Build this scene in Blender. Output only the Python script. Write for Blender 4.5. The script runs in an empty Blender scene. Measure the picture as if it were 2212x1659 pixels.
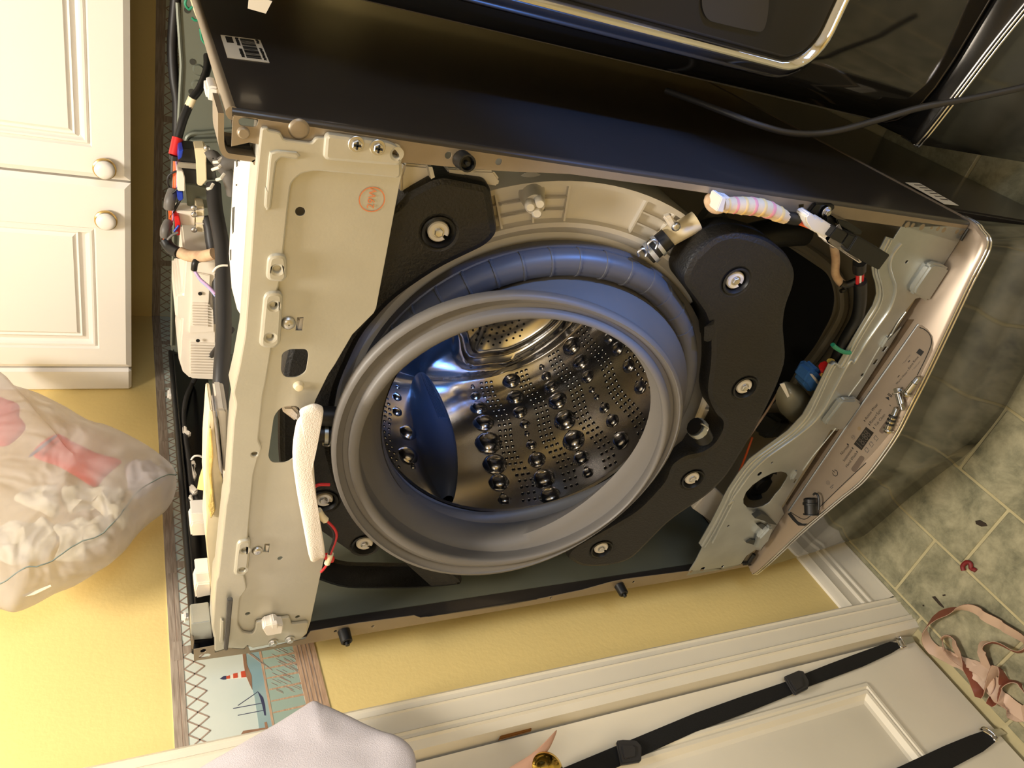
import bpy, bmesh, math, random
from math import pi, sin, cos, sqrt, radians
from mathutils import Vector, Matrix, Quaternion
from mathutils.geometry import tessellate_polygon
random.seed(7)
S = bpy.context.scene
COL = S.collection
V = Vector
ZB = 0.36                      # height of the pedestals
W, D, H = 0.686, 0.676, 0.938  # washer cabinet without its top and front
ZT = ZB + H

# ------------------------------------------------------------------ camera
F_PX = 1606.8
CAM = V((0.8731, -0.614, 1.011 + ZB))
YAW, PIT, ROL = 0.6345, 0.4769, -0.0075
_f = V((-sin(YAW)*cos(PIT), cos(YAW)*cos(PIT), -sin(PIT)))
_r0 = V((cos(YAW), sin(YAW), 0)); _u0 = _r0.cross(_f)
CR = cos(ROL)*_r0 + sin(ROL)*_u0          # the room's "right" as the lens sees it
CU = -sin(ROL)*_r0 + cos(ROL)*_u0         # the room's "up"
cam = bpy.data.cameras.new('camera'); camo = bpy.data.objects.new('camera', cam); COL.objects.link(camo)
cam.sensor_fit = 'HORIZONTAL'; cam.sensor_width = 36; cam.lens = 36*F_PX/2212; cam.clip_start = 0.02
# the phone was held turned by a quarter: picture right is the room's down, picture up is the room's right
camo.matrix_world = Matrix.Translation(CAM) @ Matrix((-CU, CR, -_f)).transposed().to_4x4()
S.camera = camo

def srgb(r, g, b):
    f = lambda c: c/12.92 if c <= 0.04045 else ((c+0.055)/1.055)**2.4
    return (f(r/255), f(g/255), f(b/255), 1)

# ------------------------------------------------------------------ world, lights, exposure
wd = bpy.data.worlds.new('world'); S.world = wd; wd.use_nodes = True
wd.node_tree.nodes['Background'].inputs[0].default_value = (0.35, 0.45, 0.7, 1)
wd.node_tree.nodes['Background'].inputs[1].default_value = 0.15
def area(name, loc, target, sx, sy, power, col):
    l = bpy.data.lights.new(name, 'AREA'); l.shape = 'RECTANGLE'; l.size = sx; l.size_y = sy
    l.energy = power; l.color = col[:3]
    o = bpy.data.objects.new(name, l); COL.objects.link(o); o.location = loc
    o.rotation_euler = (V(target)-V(loc)).to_track_quat('-Z', 'Y').to_euler(); return o
area('ceiling_lamp_light', (0.52, -0.22, 2.36), (0.52, -0.22, 0), 0.30, 0.30, 22.5, (1.0, 0.925, 0.82))
area('added_fill_light', (1.05, -2.1, 2.36), (1.05, -2.1, 0), 0.55, 0.55, 10, (1.0, 0.95, 0.88))  # soft fill added behind the viewer to lift the dim wall under the cabinet
area('window_fill_light', (2.57, -0.9, 1.375), (0.0, -0.6, 1.2), 0.85, 0.90, 11, (0.55, 0.72, 1.0))  # bluish fill added at the unseen window, brightens the wall under the cabinet
def spot(name, loc, target, power, col, angle, blend, size):
    l = bpy.data.lights.new(name, 'SPOT'); l.energy = power; l.color = col[:3]; l.spot_size = radians(angle); l.spot_blend = blend; l.shadow_soft_size = size
    o = bpy.data.objects.new(name, l); COL.objects.link(o); o.location = loc
    o.rotation_euler = (V(target)-V(loc)).to_track_quat('-Z', 'Y').to_euler(); return o
spot('added_blue_beam', (1.90, -0.65, 0.58), (0.65, 0.06, 0.85), 100, (0.09, 0.30, 1.0), 16.5, 0.6, 0.05)  # added blue spot in mid-room, narrowed to the tub's right side
spot('added_blue_beam', (1.16, -1.15, 1.02), (0.12, 0.44, 0.875), 120, (0.10, 0.32, 1.0), 7.6, 0.5, 0.05)  # second added blue spot, aimed through the opening into the drum
S.view_settings.view_transform = 'Standard'; S.view_settings.look = 'None'
S.view_settings.gamma = 1.0; S.view_settings.use_curve_mapping = False
S.view_settings.exposure = 0.30

# ------------------------------------------------------------------ from a picture point to a place on a real surface
def ray(x, y): return (_f*F_PX + CR*(829.5-y) - CU*(x-1106)).normalized()
def P(x, y, ax, val):
    d = ray(x, y); i = 'XYZ'.index(ax); return CAM + d*((val-CAM[i])/d[i])
def PY(Y): return lambda x, y: P(x, y, 'Y', Y)
def PX(X): return lambda x, y: P(x, y, 'X', X)
def PZ(Z): return lambda x, y: P(x, y, 'Z', Z)
TA = radians(9)                # the tub leans back
TN = V((0, -cos(TA), sin(TA))); TE1 = V((1, 0, 0)); TE2 = V((0, sin(TA), cos(TA)))
TO = V((0.315, 0, 0.5856+ZB)); C0 = TO + TE1*0.028 - TE2*0.04
def PT(d):
    def f(x, y):
        r = ray(x, y); return CAM + r*(((TO+TN*d-CAM).dot(TN))/r.dot(TN))
    return f
def tub(r, ang, d): return C0 + TE1*(r*sin(ang)) - TE2*(r*cos(ang)) + TN*d    # ang 0 = bottom
def cr(x0, y0, s): return lambda *p: [(x0+a/s, y0+b/s) for a, b in p]
cA = cr(300,0,3.687); cB = cr(300,400,3.687); cC = cr(300,800,3.687); cD = cr(300,1200,3.615); cE = cr(850,250,3.687)
cF = cr(1400,350,3.687); cG = cr(1450,700,3.0157); cH = cr(680,600,2.5524); cI = cr(1400,0,2.724); cJ = cr(1500,1100,2.9677)
cK = cr(800,1200,2.765); cL = cr(0,700,2.37); cM = cr(0,0,1.9518)
n1 = cr(1800,700,9.217); n2 = cr(1740,860,9.217); n3 = cr(1600,1000,6.914); n4 = cr(340,280,9.217); n5 = cr(340,440,9.217)
n6 = cr(340,860,5.529); n7 = cr(340,1150,5.529); n8 = cr(1640,420,4.424); n9 = cr(1560,740,4.609); n10 = cr(640,860,4.364)
dA = cr(800,680,6.9125); dB = cr(1080,680,6.506); dC = cr(800,880,6.9125); dD = cr(1080,880,6.9125); bg = cr(0,820,3.3175)
def on(f, pts): return [f(*p) for p in pts]

# ------------------------------------------------------------------ materials
MATS = {}
def mat(name, col, rough=0.5, metal=0.0, var=0.0, vscale=20, bump=0.0, bscale=200, spec=0.5, coat=0, col2=None, detail=4, stretch=None, **kw):
    if name in MATS: return MATS[name]
    m = bpy.data.materials.new(name); m.use_nodes = True; MATS[name] = m
    nt = m.node_tree; b = nt.nodes['Principled BSDF']
    c = srgb(*col); b.inputs['Base Color'].default_value = c
    b.inputs['Roughness'].default_value = rough; b.inputs['Metallic'].default_value = metal
    b.inputs['Specular IOR Level'].default_value = spec; b.inputs['Coat Weight'].default_value = coat
    b.inputs['Coat Roughness'].default_value = 0.08
    tc = nt.nodes.new('ShaderNodeTexCoord'); mp = nt.nodes.new('ShaderNodeMapping')
    nt.links.new(tc.outputs['Object'], mp.inputs[0])
    if stretch: mp.inputs['Scale'].default_value = stretch
    if var or col2:
        n = nt.nodes.new('ShaderNodeTexNoise'); n.inputs['Scale'].default_value = vscale; n.inputs['Detail'].default_value = detail
        nt.links.new(mp.outputs[0], n.inputs[0])
        r = nt.nodes.new('ShaderNodeValToRGB'); nt.links.new(n.outputs[0], r.inputs[0])
        c2 = srgb(*col2) if col2 else tuple(min(1, k*(1+var)) for k in c[:3])+(1,)
        c1 = c if col2 else tuple(k*(1-var) for k in c[:3])+(1,)
        r.color_ramp.elements[0].color = c1; r.color_ramp.elements[1].color = c2
        r.color_ramp.elements[0].position = 0.32; r.color_ramp.elements[1].position = 0.68
        nt.links.new(r.outputs[0], b.inputs['Base Color'])
    if bump:
        n = nt.nodes.new('ShaderNodeTexNoise'); n.inputs['Scale'].default_value = bscale; n.inputs['Detail'].default_value = 3
        nt.links.new(mp.outputs[0], n.inputs[0])
        k = nt.nodes.new('ShaderNodeBump'); k.inputs['Strength'].default_value = bump; k.inputs['Distance'].default_value = 0.002
        nt.links.new(n.outputs[0], k.inputs['Height']); nt.links.new(k.outputs[0], b.inputs['Normal'])
    for k, v in kw.items(): b.inputs[k].default_value = v
    return m
M_wall = mat('yellow paint', (240,212,138), 0.6, var=0.04, vscale=3, bump=0.15, bscale=120)
M_bounce = mat('pale bounce paint', (232,226,212), 0.6)  # unseen wall made paler than the yellow ones for neutral bounce
M_white = mat('white cabinet paint', (232,226,216), 0.35, var=0.01, vscale=4)
M_trim = mat('white trim paint', (236,226,204), 0.35, var=0.03, vscale=6)
M_gold = mat('gold ring', (205,175,110), 0.3, 0.9)
M_brass = mat('polished brass', (225,190,95), 0.12, 1.0)
M_zinc = mat('zinc coated steel', (197,192,176), 0.42, 0.55, var=0.05, vscale=14, bump=0.04, bscale=300)
M_zincd = mat('dull zinc steel', (184,187,184), 0.38, 0.75, var=0.08, vscale=18, bump=0.05, bscale=260)
M_graph = mat('graphite steel paint', (62,57,53), 0.28, 0.35, var=0.03, vscale=40, coat=0.3)
M_flange = mat('taupe steel paint', (150,135,113), 0.4, 0.45, var=0.04, vscale=30)
M_inner = mat('grey green steel', (112,116,104), 0.45, 0.3, var=0.05, vscale=12)
M_dark = mat('dark inner steel', (58,58,52), 0.5, 0.2, var=0.08, vscale=12)
M_black = mat('black plastic', (16,16,16), 0.45, bump=0.03)
M_blackg = mat('glossy black plastic', (14,14,15), 0.18)
M_weight = mat('coated black counterweight', (25,24,23), 0.48, bump=0.45, bscale=330, var=0.12, vscale=60)
M_rubber = mat('grey rubber', (106,101,95), 0.5, var=0.03, vscale=12)
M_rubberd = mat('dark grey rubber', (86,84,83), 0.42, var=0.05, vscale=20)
M_tub = mat('white tub plastic', (222,214,200), 0.45, var=0.03, vscale=10)
M_plas = mat('off white plastic', (230,220,205), 0.45, var=0.02, vscale=12)
M_cream = mat('cream plastic', (228,212,176), 0.5, var=0.06, vscale=25)
M_foam = mat('yellow glue residue', (226,196,120), 0.8, var=0.2, vscale=40, bump=0.5, bscale=200)
M_steel = mat('stainless steel', (208,206,204), 0.16, 1.0, bump=0.015, bscale=40)
M_chrome = mat('chrome', (225,225,228), 0.06, 1.0)
M_screw = mat('bright screw steel', (208,207,206), 0.32, 1.0)
M_hole = mat('dark hole', (8,8,8), 0.7)
M_lift = mat('grey drum lifter plastic', (84,88,98), 0.4)
M_hose = mat('black hose rubber', (38,36,35), 0.5, var=0.06, vscale=30)
M_hoseg = mat('grey hose rubber', (96,92,88), 0.5)
M_felt = mat('white felt', (238,226,212), 0.9, bump=0.4, bscale=700)
M_red = mat('red plastic', (205,30,30), 0.4); M_redw = mat('red wire', (190,30,36), 0.4)
M_blue = mat('blue plastic', (30,60,170), 0.4); M_orange = mat('orange wire', (235,105,50), 0.4)
M_tape = mat('tan cloth tape', (206,176,140), 0.8, col2=(176,140,110), vscale=60, bump=0.2)
M_tapep = mat('pink tape', (232,150,140), 0.7)
M_tapec = mat('cream tape', (226,196,150), 0.7, var=0.08, vscale=60)
M_tapey = mat('yellow tape', (236,196,120), 0.7)
M_green = mat('green tie', (40,140,105), 0.4)
M_pink = mat('lilac wire', (180,150,190), 0.4)
M_pale = mat('pale blue box', (60,110,170), 0.6, var=0.2, vscale=40)
M_pan = mat('beige base pan', (150,138,114), 0.5, 0.2, var=0.04, vscale=8)
M_ped = mat('graphite pedestal metal', (100,96,90), 0.10, 0.92, bump=0.01, bscale=60)
M_ped_shade = mat('shaded pedestal metal', (52,50,47), 0.14, 0.85)  # darker copy of the pedestal metal, shade put into its colour
M_panel = mat('taupe control panel', (150,134,116), 0.32, 0.35, var=0.02, vscale=12)
M_dry = mat('dark dryer enamel', (62,60,57), 0.08, 0.75, coat=0.6)
M_dryd = mat('dark dryer door', (38,36,34), 0.35, 0.3)
M_ink = mat('black print', (14,13,12), 0.6); M_inkg = mat('grey print', (92,84,76), 0.6)
M_paper = mat('white sticker paper', (226,214,192), 0.6); M_inkr = mat('red stamp ink', (205,120,70), 0.7)
M_strap = mat('black woven strap', (7,7,8), 0.8, bump=0.5, bscale=900)
M_buckle = mat('grey buckle plastic', (52,50,50), 0.4)
M_cloth = mat('white cotton cloth', (214,206,210), 0.85, bump=0.3, bscale=900)
M_crumple = mat('cream crumpled cloth', (240,230,205), 0.85)
M_redc = mat('red cloth', (226,70,62), 0.8)
M_bolt = mat('bolt steel', (190,188,184), 0.16, 1.0)
M_redb = mat('dark red rubber', (120,28,28), 0.5)
M_crumb = mat('dark dirt', (52,42,30), 0.9)
M_leather = mat('tan leather', (206,160,132), 0.6)
M_copper = mat('bronze strike plate', (140,96,50), 0.35, 0.8)
M_board = mat('grey wood print', (182,166,148), 0.6, col2=(142,126,110), vscale=30, stretch=(1,1,14))
M_lat = mat('grey lattice print', (164,142,124), 0.6, var=0.15, vscale=60)
M_sky = mat('pale sky print', (216,220,206), 0.6, col2=(202,212,200), vscale=8)
M_sea = mat('blue sea print', (128,160,164), 0.6, col2=(158,178,172), vscale=14)
M_dune = mat('pale green sea print', (160,178,160), 0.6)
M_rope = mat('brown print', (150,112,84), 0.6, var=0.15, vscale=60)
M_plank = mat('tan plank print', (208,174,140), 0.6, col2=(172,136,106), vscale=40, stretch=(1,1,10))
M_lhr = mat('red print', (205,80,50), 0.6); M_navy = mat('navy print', (60,60,86), 0.6)

# ------------------------------------------------------------------ mesh tools
WLOC = {}
class MB:
    def __init__(s): s.v = []; s.f = []
    def add(s, vs, fs):
        k = len(s.v); s.v += [V(p) for p in vs]; s.f += [[i+k for i in f] for f in fs]; return s
    def hexa(s, a, b):   # two matching quads
        return s.prism2(a, b)
    def prism2(s, a, b):
        n = len(a); vs = list(a)+list(b)
        fs = [list(range(n))[::-1], list(range(n, 2*n))]
        fs += [[i, (i+1) % n, n+(i+1) % n, n+i] for i in range(n)]
        return s.add(vs, fs)
    def prism(s, pts, vec): return s.prism2(pts, [p+V(vec) for p in pts])
    def box(s, c, sz, q=None):
        c = V(c); h = V(sz)/2; q = q or Matrix.Identity(3)
        p = [c + q @ V((sx*h.x, sy*h.y, sz_*h.z)) for sz_ in (-1, 1) for sx, sy in ((-1,-1),(1,-1),(1,1),(-1,1))]
        return s.prism2(p[:4], p[4:])
    def loft(s, rings, closed=True, cap0=False, cap1=False):
        n = len(rings[0]); k = len(s.v)
        for r in rings: s.v += [V(p) for p in r]
        for i in range(len(rings)-1):
            for j in range(n if closed else n-1):
                a = k+i*n+j; b = k+i*n+(j+1) % n
                s.f.append([a, b, b+n, a+n])
        if cap0: s.f.append([k+j for j in range(n)][::-1])
        if cap1: s.f.append([k+(len(rings)-1)*n+j for j in range(n)])
        return s
    def tube(s, path, r, seg=10, caps=True, flat=1.0):
        path = [V(p) for p in path]; n = len(path); t = []
        for i in range(n):
            d = path[min(i+1, n-1)]-path[max(i-1, 0)]; t.append(d.normalized() if d.length > 1e-9 else V((0,0,1)))
        up = V((0,0,1)) if abs(t[0].z) < 0.9 else V((1,0,0))
        a = t[0].cross(up).normalized(); rings = []
        for i in range(n):
            a = (a - t[i]*a.dot(t[i])); a = a.normalized() if a.length > 1e-6 else t[i].orthogonal().normalized()
            b = t[i].cross(a); rr = r[i] if isinstance(r, (list, tuple)) else r
            rings.append([path[i]+a*(rr*cos(2*pi*k/seg))+b*(rr*flat*sin(2*pi*k/seg)) for k in range(seg)])
        return s.loft(rings, True, caps, caps)
    def lathe(s, prof, c, ax, seg=24, a0=0, a1=None, cap=False):
        ax = V(ax).normalized(); u = ax.orthogonal().normalized(); w = ax.cross(u); full = a1 is None
        n = seg if full else seg+1; a1 = 2*pi if full else a1
        rings = [[V(c)+ax*h+(u*cos(a0+(a1-a0)*k/seg)+w*sin(a0+(a1-a0)*k/seg))*r for k in range(n)] for r, h in prof]
        return s.loft(rings, full, cap, cap)
    def strip(s, a, b, w, nrm, th=0.0006):   # a thin flat bar lying on a surface
        a = V(a); b = V(b); nrm = V(nrm); d = (b-a).cross(nrm).normalized()*(w/2)
        return s.prism([a-d, b-d, b+d, a+d], nrm*th)
    def poly(s, pts, nrm, th=0.0006): return s.prism(pts, V(nrm)*th)

def catm(pts, n=6, closed=False):
    pts = [V(p) for p in pts]; m = len(pts); out = []
    for i in range(m if closed else m-1):
        g = (lambda k: pts[k % m]) if closed else (lambda k: pts[max(0, min(m-1, k))])
        p0, p1, p2, p3 = g(i-1), g(i), g(i+1), g(i+2)
        for k in range(n):
            t = k/n
            out.append(0.5*((2*p1)+(p2-p0)*t+(2*p0-5*p1+4*p2-p3)*t*t+(3*p1-p0-3*p2+p3)*t**3))
    if not closed: out.append(pts[-1])
    return out
def rnd(pts, r, n=4):   # round the corners of a closed polygon
    pts = [V(p) for p in pts]; m = len(pts); out = []
    for i in range(m):
        p = pts[i]; a = pts[i-1]-p; b = pts[(i+1) % m]-p
        k = min(r, a.length*0.45, b.length*0.45); a = p+a.normalized()*k; b = p+b.normalized()*k
        for j in range(n+1):
            t = j/n; out.append(a*(1-t)**2+p*(2*t*(1-t))+b*t*t)
    return out
def circ(c, r, nrm, n=14):
    nrm = V(nrm).normalized(); u = nrm.orthogonal().normalized(); w = nrm.cross(u)
    return [V(c)+u*(r*cos(2*pi*k/n))+w*(r*sin(2*pi*k/n)) for k in range(n)]

def tag(o, label=None, cat=None, group=None, kind=None):
    if label: o['label'] = label
    if cat: o['category'] = cat
    if group: o['group'] = group
    if kind: o['kind'] = kind
    return o
def empty(name, loc, label=None, cat=None, group=None, kind=None, parent=None):
    o = bpy.data.objects.new(name, None); COL.objects.link(o); o.empty_display_size = 0.05
    WLOC[o.name] = V(loc); o.location = V(loc)
    if parent: o.parent = parent; o.location = V(loc)-WLOC[parent.name]
    return tag(o, label, cat, group, kind)
def link(name, me, m, parent=None, label=None, cat=None, group=None, kind=None, sm=35):
    if me.vertices:
        xs = [v.co for v in me.vertices]
        c = V([(min(p[i] for p in xs)+max(p[i] for p in xs))/2 for i in range(3)])
    else: c = V()
    me.transform(Matrix.Translation(-c)); me.name = name
    if sm:
        me.polygons.foreach_set('use_smooth', [True]*len(me.polygons)); me.set_sharp_from_angle(angle=radians(sm))
    me.materials.clear(); me.materials.append(m)
    o = bpy.data.objects.new(name, me); COL.objects.link(o); WLOC[o.name] = c
    if parent: o.parent = parent; o.location = c-WLOC[parent.name]
    else: o.location = c
    return tag(o, label, cat, group, kind)
def obj(name, mb, m, parent=None, label=None, cat=None, group=None, kind=None, sm=35, bev=0, seg=2, dbl=True):
    me = bpy.data.meshes.new(name); me.from_pydata([tuple(p) for p in mb.v], [], mb.f)
    bm = bmesh.new(); bm.from_mesh(me)
    if dbl: bmesh.ops.remove_doubles(bm, verts=bm.verts, dist=1e-6)
    bmesh.ops.recalc_face_normals(bm, faces=bm.faces)
    if bev:
        es = [e for e in bm.edges if len(e.link_faces) == 2 and e.calc_face_angle(0) > radians(40)]
        bmesh.ops.bevel(bm, geom=es, offset=bev, segments=seg, affect='EDGES', clamp_overlap=True)
    bm.to_mesh(me); bm.free(); me.update()
    return link(name, me, m, parent, label, cat, group, kind, sm)
def platemesh(outline, holes, nrm, th, bev=0.0008):
    """flat sheet with real holes; the outline lies on the front face, nrm looks to the viewer"""
    nrm = V(nrm).normalized(); o = V(outline[0]); u = nrm.orthogonal().normalized(); w = nrm.cross(u)
    cu = bpy.data.curves.new('c', 'CURVE'); cu.dimensions = '2D'; cu.fill_mode = 'BOTH'
    cu.extrude = max(th/2-bev, 0); cu.bevel_depth = bev; cu.bevel_resolution = 1; cu.offset = -bev
    for pl in [outline]+list(holes):
        sp = cu.splines.new('POLY'); sp.points.add(len(pl)-1); sp.use_cyclic_u = True
        for k, p in enumerate(pl):
            q = V(p)-o; sp.points[k].co = (q.dot(u), q.dot(w), 0, 1)
    ob = bpy.data.objects.new('c', cu); COL.objects.link(ob)
    me = bpy.data.meshes.new_from_object(ob); bpy.data.objects.remove(ob); bpy.data.curves.remove(cu)
    me.transform(Matrix.Translation(o-nrm*(th/2)) @ Matrix((u, w, nrm)).transposed().to_4x4())
    return me
def plate(name, outline, holes, nrm, th, m, parent=None, bev=0.0008, **k):
    return link(name, platemesh(outline, holes, nrm, th, bev), m, parent, **k)
def join_mesh(mes):
    bm = bmesh.new()
    for me in mes: bm.from_mesh(me); bpy.data.meshes.remove(me)
    me = bpy.data.meshes.new('j'); bm.to_mesh(me); bm.free(); return me
def copy_tree(o, loc=None, parent=None, label=None, rot=None):
    c = o.copy(); COL.objects.link(c)
    if parent: c.parent = parent
    if loc is not None: c.location = loc
    if rot is not None: c.rotation_euler = rot
    if label: c['label'] = label
    for ch in o.children: copy_tree(ch, None, c)
    return c
def inst(name, me, parent, loc, quat=None, sc=1.0, label=None):
    o = bpy.data.objects.new(name, me); COL.objects.link(o); WLOC[o.name] = V(loc); o.parent = parent
    o.location = V(loc)-WLOC[parent.name]; o.rotation_mode = 'QUATERNION'
    if quat: o.rotation_quaternion = quat
    o.scale = (sc, sc, sc)
    if label: o['label'] = label
    return o
def mesh_of(mb, m, name, sm=35, bev=0):
    o = obj(name, mb, m, sm=sm, bev=bev); me = o.data; me.transform(Matrix.Translation(o.location)); bpy.data.objects.remove(o); return me
def pxprism(pts, Y, depth): p = on(PY(Y), pts); return MB().prism(p, (0, depth, 0))
def text_mesh(s, size, o, xdir, nrm, th=0.0004, align='LEFT'):
    cu = bpy.data.curves.new('t', 'FONT'); cu.body = s; cu.size = size; cu.extrude = th/2; cu.align_x = align; cu.align_y = 'CENTER'; cu.resolution_u = 2
    ob = bpy.data.objects.new('t', cu); COL.objects.link(ob); me = bpy.data.meshes.new_from_object(ob)
    bpy.data.objects.remove(ob); bpy.data.curves.remove(cu)
    x = V(xdir).normalized(); n = V(nrm).normalized(); y = n.cross(x)
    me.transform(Matrix.Translation(V(o)+n*(th/2)) @ Matrix((x, y, n)).transposed().to_4x4()); return me
YN = V((0,-1,0)); XP = V((1,0,0)); ZP = V((0,0,1))
# shared hardware (built once, copied many times): axis +Z looks to the viewer
def hexhead():
    mb = MB(); mb.lathe([(0,0),(1.0,0),(1.0,0.14),(0.94,0.2),(0.6,0.22)], V(), ZP, 20)
    mb.loft([[V((r*cos(pi/3*k),r*sin(pi/3*k),h)) for k in range(6)] for r, h in ((0.66,0.18),(0.66,0.62),(0.56,0.7),(0.3,0.66))], True, False, True); return mb
ME_hex = mesh_of(hexhead(), M_screw, 'hex_screw')
def panhead():
    mb = MB(); mb.lathe([(0,0),(1,0),(1,0.1),(0.9,0.35),(0.6,0.55),(0.3,0.6),(0,0.6)], V(), ZP, 18)
    mb.box((0,0,0.58), (0.9,0.16,0.1)); mb.box((0,0,0.58), (0.16,0.9,0.1)); return mb
ME_pan = mesh_of(panhead(), M_screw, 'pan_screw')
def qn(n): return V(n).to_track_quat('Z', 'Y')
from mathutils import noise
def inflate(name, pts, nrm, tf, tb, m, parent=None, amp=0.0, fr_=18, rings=12, pw=0.5, seed=0, **k):
    n = len(pts); c = sum(pts, V())/n; nrm = V(nrm); mb = MB(); rf = []; rbk = []
    for i in range(rings+1):
        s = 1-i/rings if i < rings else 0.02
        s = sin(s*pi/2)**1.0
        h = (1-s*s)**pw
        A = []; B = []
        for p in pts:
            q = c+(p-c)*s; w_ = amp*h**0.5*(1.6*(0.45-abs(noise.noise(q*fr_+V((seed,0,0)))))+0.6*noise.fractal(q*fr_*2+V((0,seed,0)), 0.8, 2.0, 2)) if amp else 0
            ed = amp*0.4*noise.noise(q*fr_*1.5+V((0,seed,0)))
            A.append(q+nrm*(tf*h+w_)+V((0,ed,ed))*s); B.append(q-nrm*(tb*h-w_*0.5)+V((0,ed,ed))*s)
        rf.append(A); rbk.append(B)
    mb.loft(rbk[::-1]+rf[0:], True, True, True)
    return obj(name, mb, m, parent, sm=80, **k)
# ================================================================== THE ROOM
WX = -0.072; BY = 0.93; CEIL = 2.44
M_grout = mat('light grout', (190,178,136), 0.6, var=0.06, vscale=30)
def tile_mat():
    m = bpy.data.materials.new('mottled vinyl tile'); m.use_nodes = True; nt = m.node_tree; b = nt.nodes['Principled BSDF']
    g = nt.nodes.new('ShaderNodeNewGeometry'); n = nt.nodes.new('ShaderNodeTexNoise'); n.inputs['Scale'].default_value = 16; n.inputs['Detail'].default_value = 8; n.inputs['Roughness'].default_value = 0.72
    n.inputs['Distortion'].default_value = 0.25
    nt.links.new(g.outputs['Position'], n.inputs[0]); r = nt.nodes.new('ShaderNodeValToRGB'); nt.links.new(n.outputs[0], r.inputs[0])
    e = r.color_ramp.elements; e[0].position = 0.33; e[0].color = srgb(104,102,80); e[1].position = 0.66; e[1].color = srgb(176,168,136)
    k = r.color_ramp.elements.new(0.47); k.color = srgb(140,136,108); k = r.color_ramp.elements.new(0.55); k.color = srgb(158,152,122)
    nt.links.new(r.outputs[0], b.inputs['Base Color']); b.inputs['Roughness'].default_value = 0.42
    bp = nt.nodes.new('ShaderNodeBump'); bp.inputs['Strength'].default_value = 0.12; bp.inputs['Distance'].default_value = 0.003
    nt.links.new(n.outputs[0], bp.inputs['Height']); nt.links.new(bp.outputs[0], b.inputs['Normal']); return m
M_tile = tile_mat()
floor = obj('floor', MB().box((1.25,-0.85,-0.026), (2.9,3.9,0.05)), M_grout, kind='structure', sm=0)
offs = [-0.144,-0.144,-0.10,-0.144,-0.075,-0.137,-0.03,-0.18,-0.09,-0.15,-0.05,-0.12]
TP, TL = 0.1425, 0.2125
for i in range(-3, 8):
    x0 = -0.045+TP*(i-1)
    o = offs[i+3] if i+3 < len(offs) else -0.1
    for k in range(-4, 3):
        y0 = o+TL*k
        if x0+TP < WX or y0 > BY: continue
        xa = max(x0, WX)
        obj('tile', MB().box(((xa+x0+TP)/2, y0+TL/2, -0.0005), (x0+TP-xa-0.0055, TL-0.0055, 0.0035)), M_tile, floor, bev=0.001, seg=1)
mb = MB()
mb.box((WX-0.05, (-0.115+BY)/2, CEIL/2), (0.1, BY+0.115, CEIL))
mb.box((WX-0.05, (-2.7-0.99)/2, CEIL/2), (0.1, 1.71, CEIL)); mb.box((WX-0.05, -0.55, (2.08+CEIL)/2), (0.1, 0.88, CEIL-2.08))
obj('wall_left', mb, M_wall, kind='structure', sm=0)
obj('wall_back', MB().box((1.25, BY+0.05, CEIL/2), (2.9, 0.1, CEIL)), M_wall, kind='structure', sm=0)
mb = MB(); mb.box((2.65, -0.9, 0.45), (0.1, 3.7, 0.9)); mb.box((2.65, -0.9, (1.85+CEIL)/2), (0.1, 3.7, CEIL-1.85))
mb.box((2.65, 0.25, 1.375), (0.1, 1.4, 0.95)); mb.box((2.65, -2.05, 1.375), (0.1, 1.4, 0.95))
obj('wall_right', mb, M_bounce, kind='structure', sm=0)
obj('wall_front', MB().box((1.25, -2.75, CEIL/2), (2.9, 0.1, CEIL)), M_wall, kind='structure', sm=0)
obj('ceiling', MB().box((1.25,-0.9,CEIL+0.05), (2.9,3.8,0.1)), mat('white ceiling paint', (236,230,216), 0.8), kind='structure', sm=0)
wf = MB()
for y in (-1.35, -0.45): wf.box((2.62,y,1.375), (0.06,0.05,1.0))
for z in (0.9, 1.375, 1.85): wf.box((2.62,-0.9,z), (0.05,0.95,0.05))
win = obj('window_1', wf, M_white, kind='structure', bev=0.004)
obj('window_pane', MB().box((2.635,-0.9,1.375), (0.004,0.92,0.94)), mat('window glass', (240,244,246), 0.02, **{'Transmission Weight': 1.0}), win)

# baseboard of the left wall: moulded profile run along Y
prof = [(0,0),(0.016,0),(0.016,0.012),(0.013,0.02),(0.012,0.062),(0.0145,0.066),(0.0145,0.07),(0.012,0.074),(0.012,0.082),(0.0145,0.086),(0.0145,0.09),(0.011,0.095),(0.0105,0.118),(0.012,0.122),(0.009,0.128),(0.008,0.135),(0.004,0.142),(0,0.144)]
mb = MB(); mb.loft([[V((WX+a, y, z)) for a, z in prof] for y in (-0.082, BY)], False, True, True)
obj('baseboard_left', mb, M_trim, kind='structure', sm=25)
mb = MB(); mb.loft([[V((WX+0.006+0.011*cos(a), y, 0.003+0.016*sin(a))) for a in [0,0.4,0.8,1.2,1.57]]+[V((WX+0.006,y,0.003))] for y in (-0.082, BY)], True, True, True)
obj('trim_2', mb, M_trim, kind='structure')
# door casing: fluted profile run up Z
CY0, CY1 = -0.0805, -0.152
pr = [(0,0),(0.001,0.012),(0.06,0.016),(0.1,0.0135),(0.2,0.0135),(0.24,0.017),(0.27,0.0145),(0.62,0.0125),(0.66,0.016),(0.70,0.0125),(0.76,0.0125),(0.80,0.016),(0.84,0.0125),(0.9,0.011),(1.0,0.009),(1.0,-0.03),(0,-0.03)]
mb = MB(); mb.loft([[V((WX+h, CY0+(CY1-CY0)*t, z)) for t, h in pr] for z in (0.0, 2.1)], True, True, True)
obj('trim_1', mb, M_trim, kind='structure', sm=20)
mb = MB(); mb.loft([[V((WX+h, -0.985-(CY1-CY0)*t*-1, z)) for t, h in pr] for z in (0.0, 2.1)], True, True, True)
obj('trim_3', mb, M_trim, kind='structure', sm=20)

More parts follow.
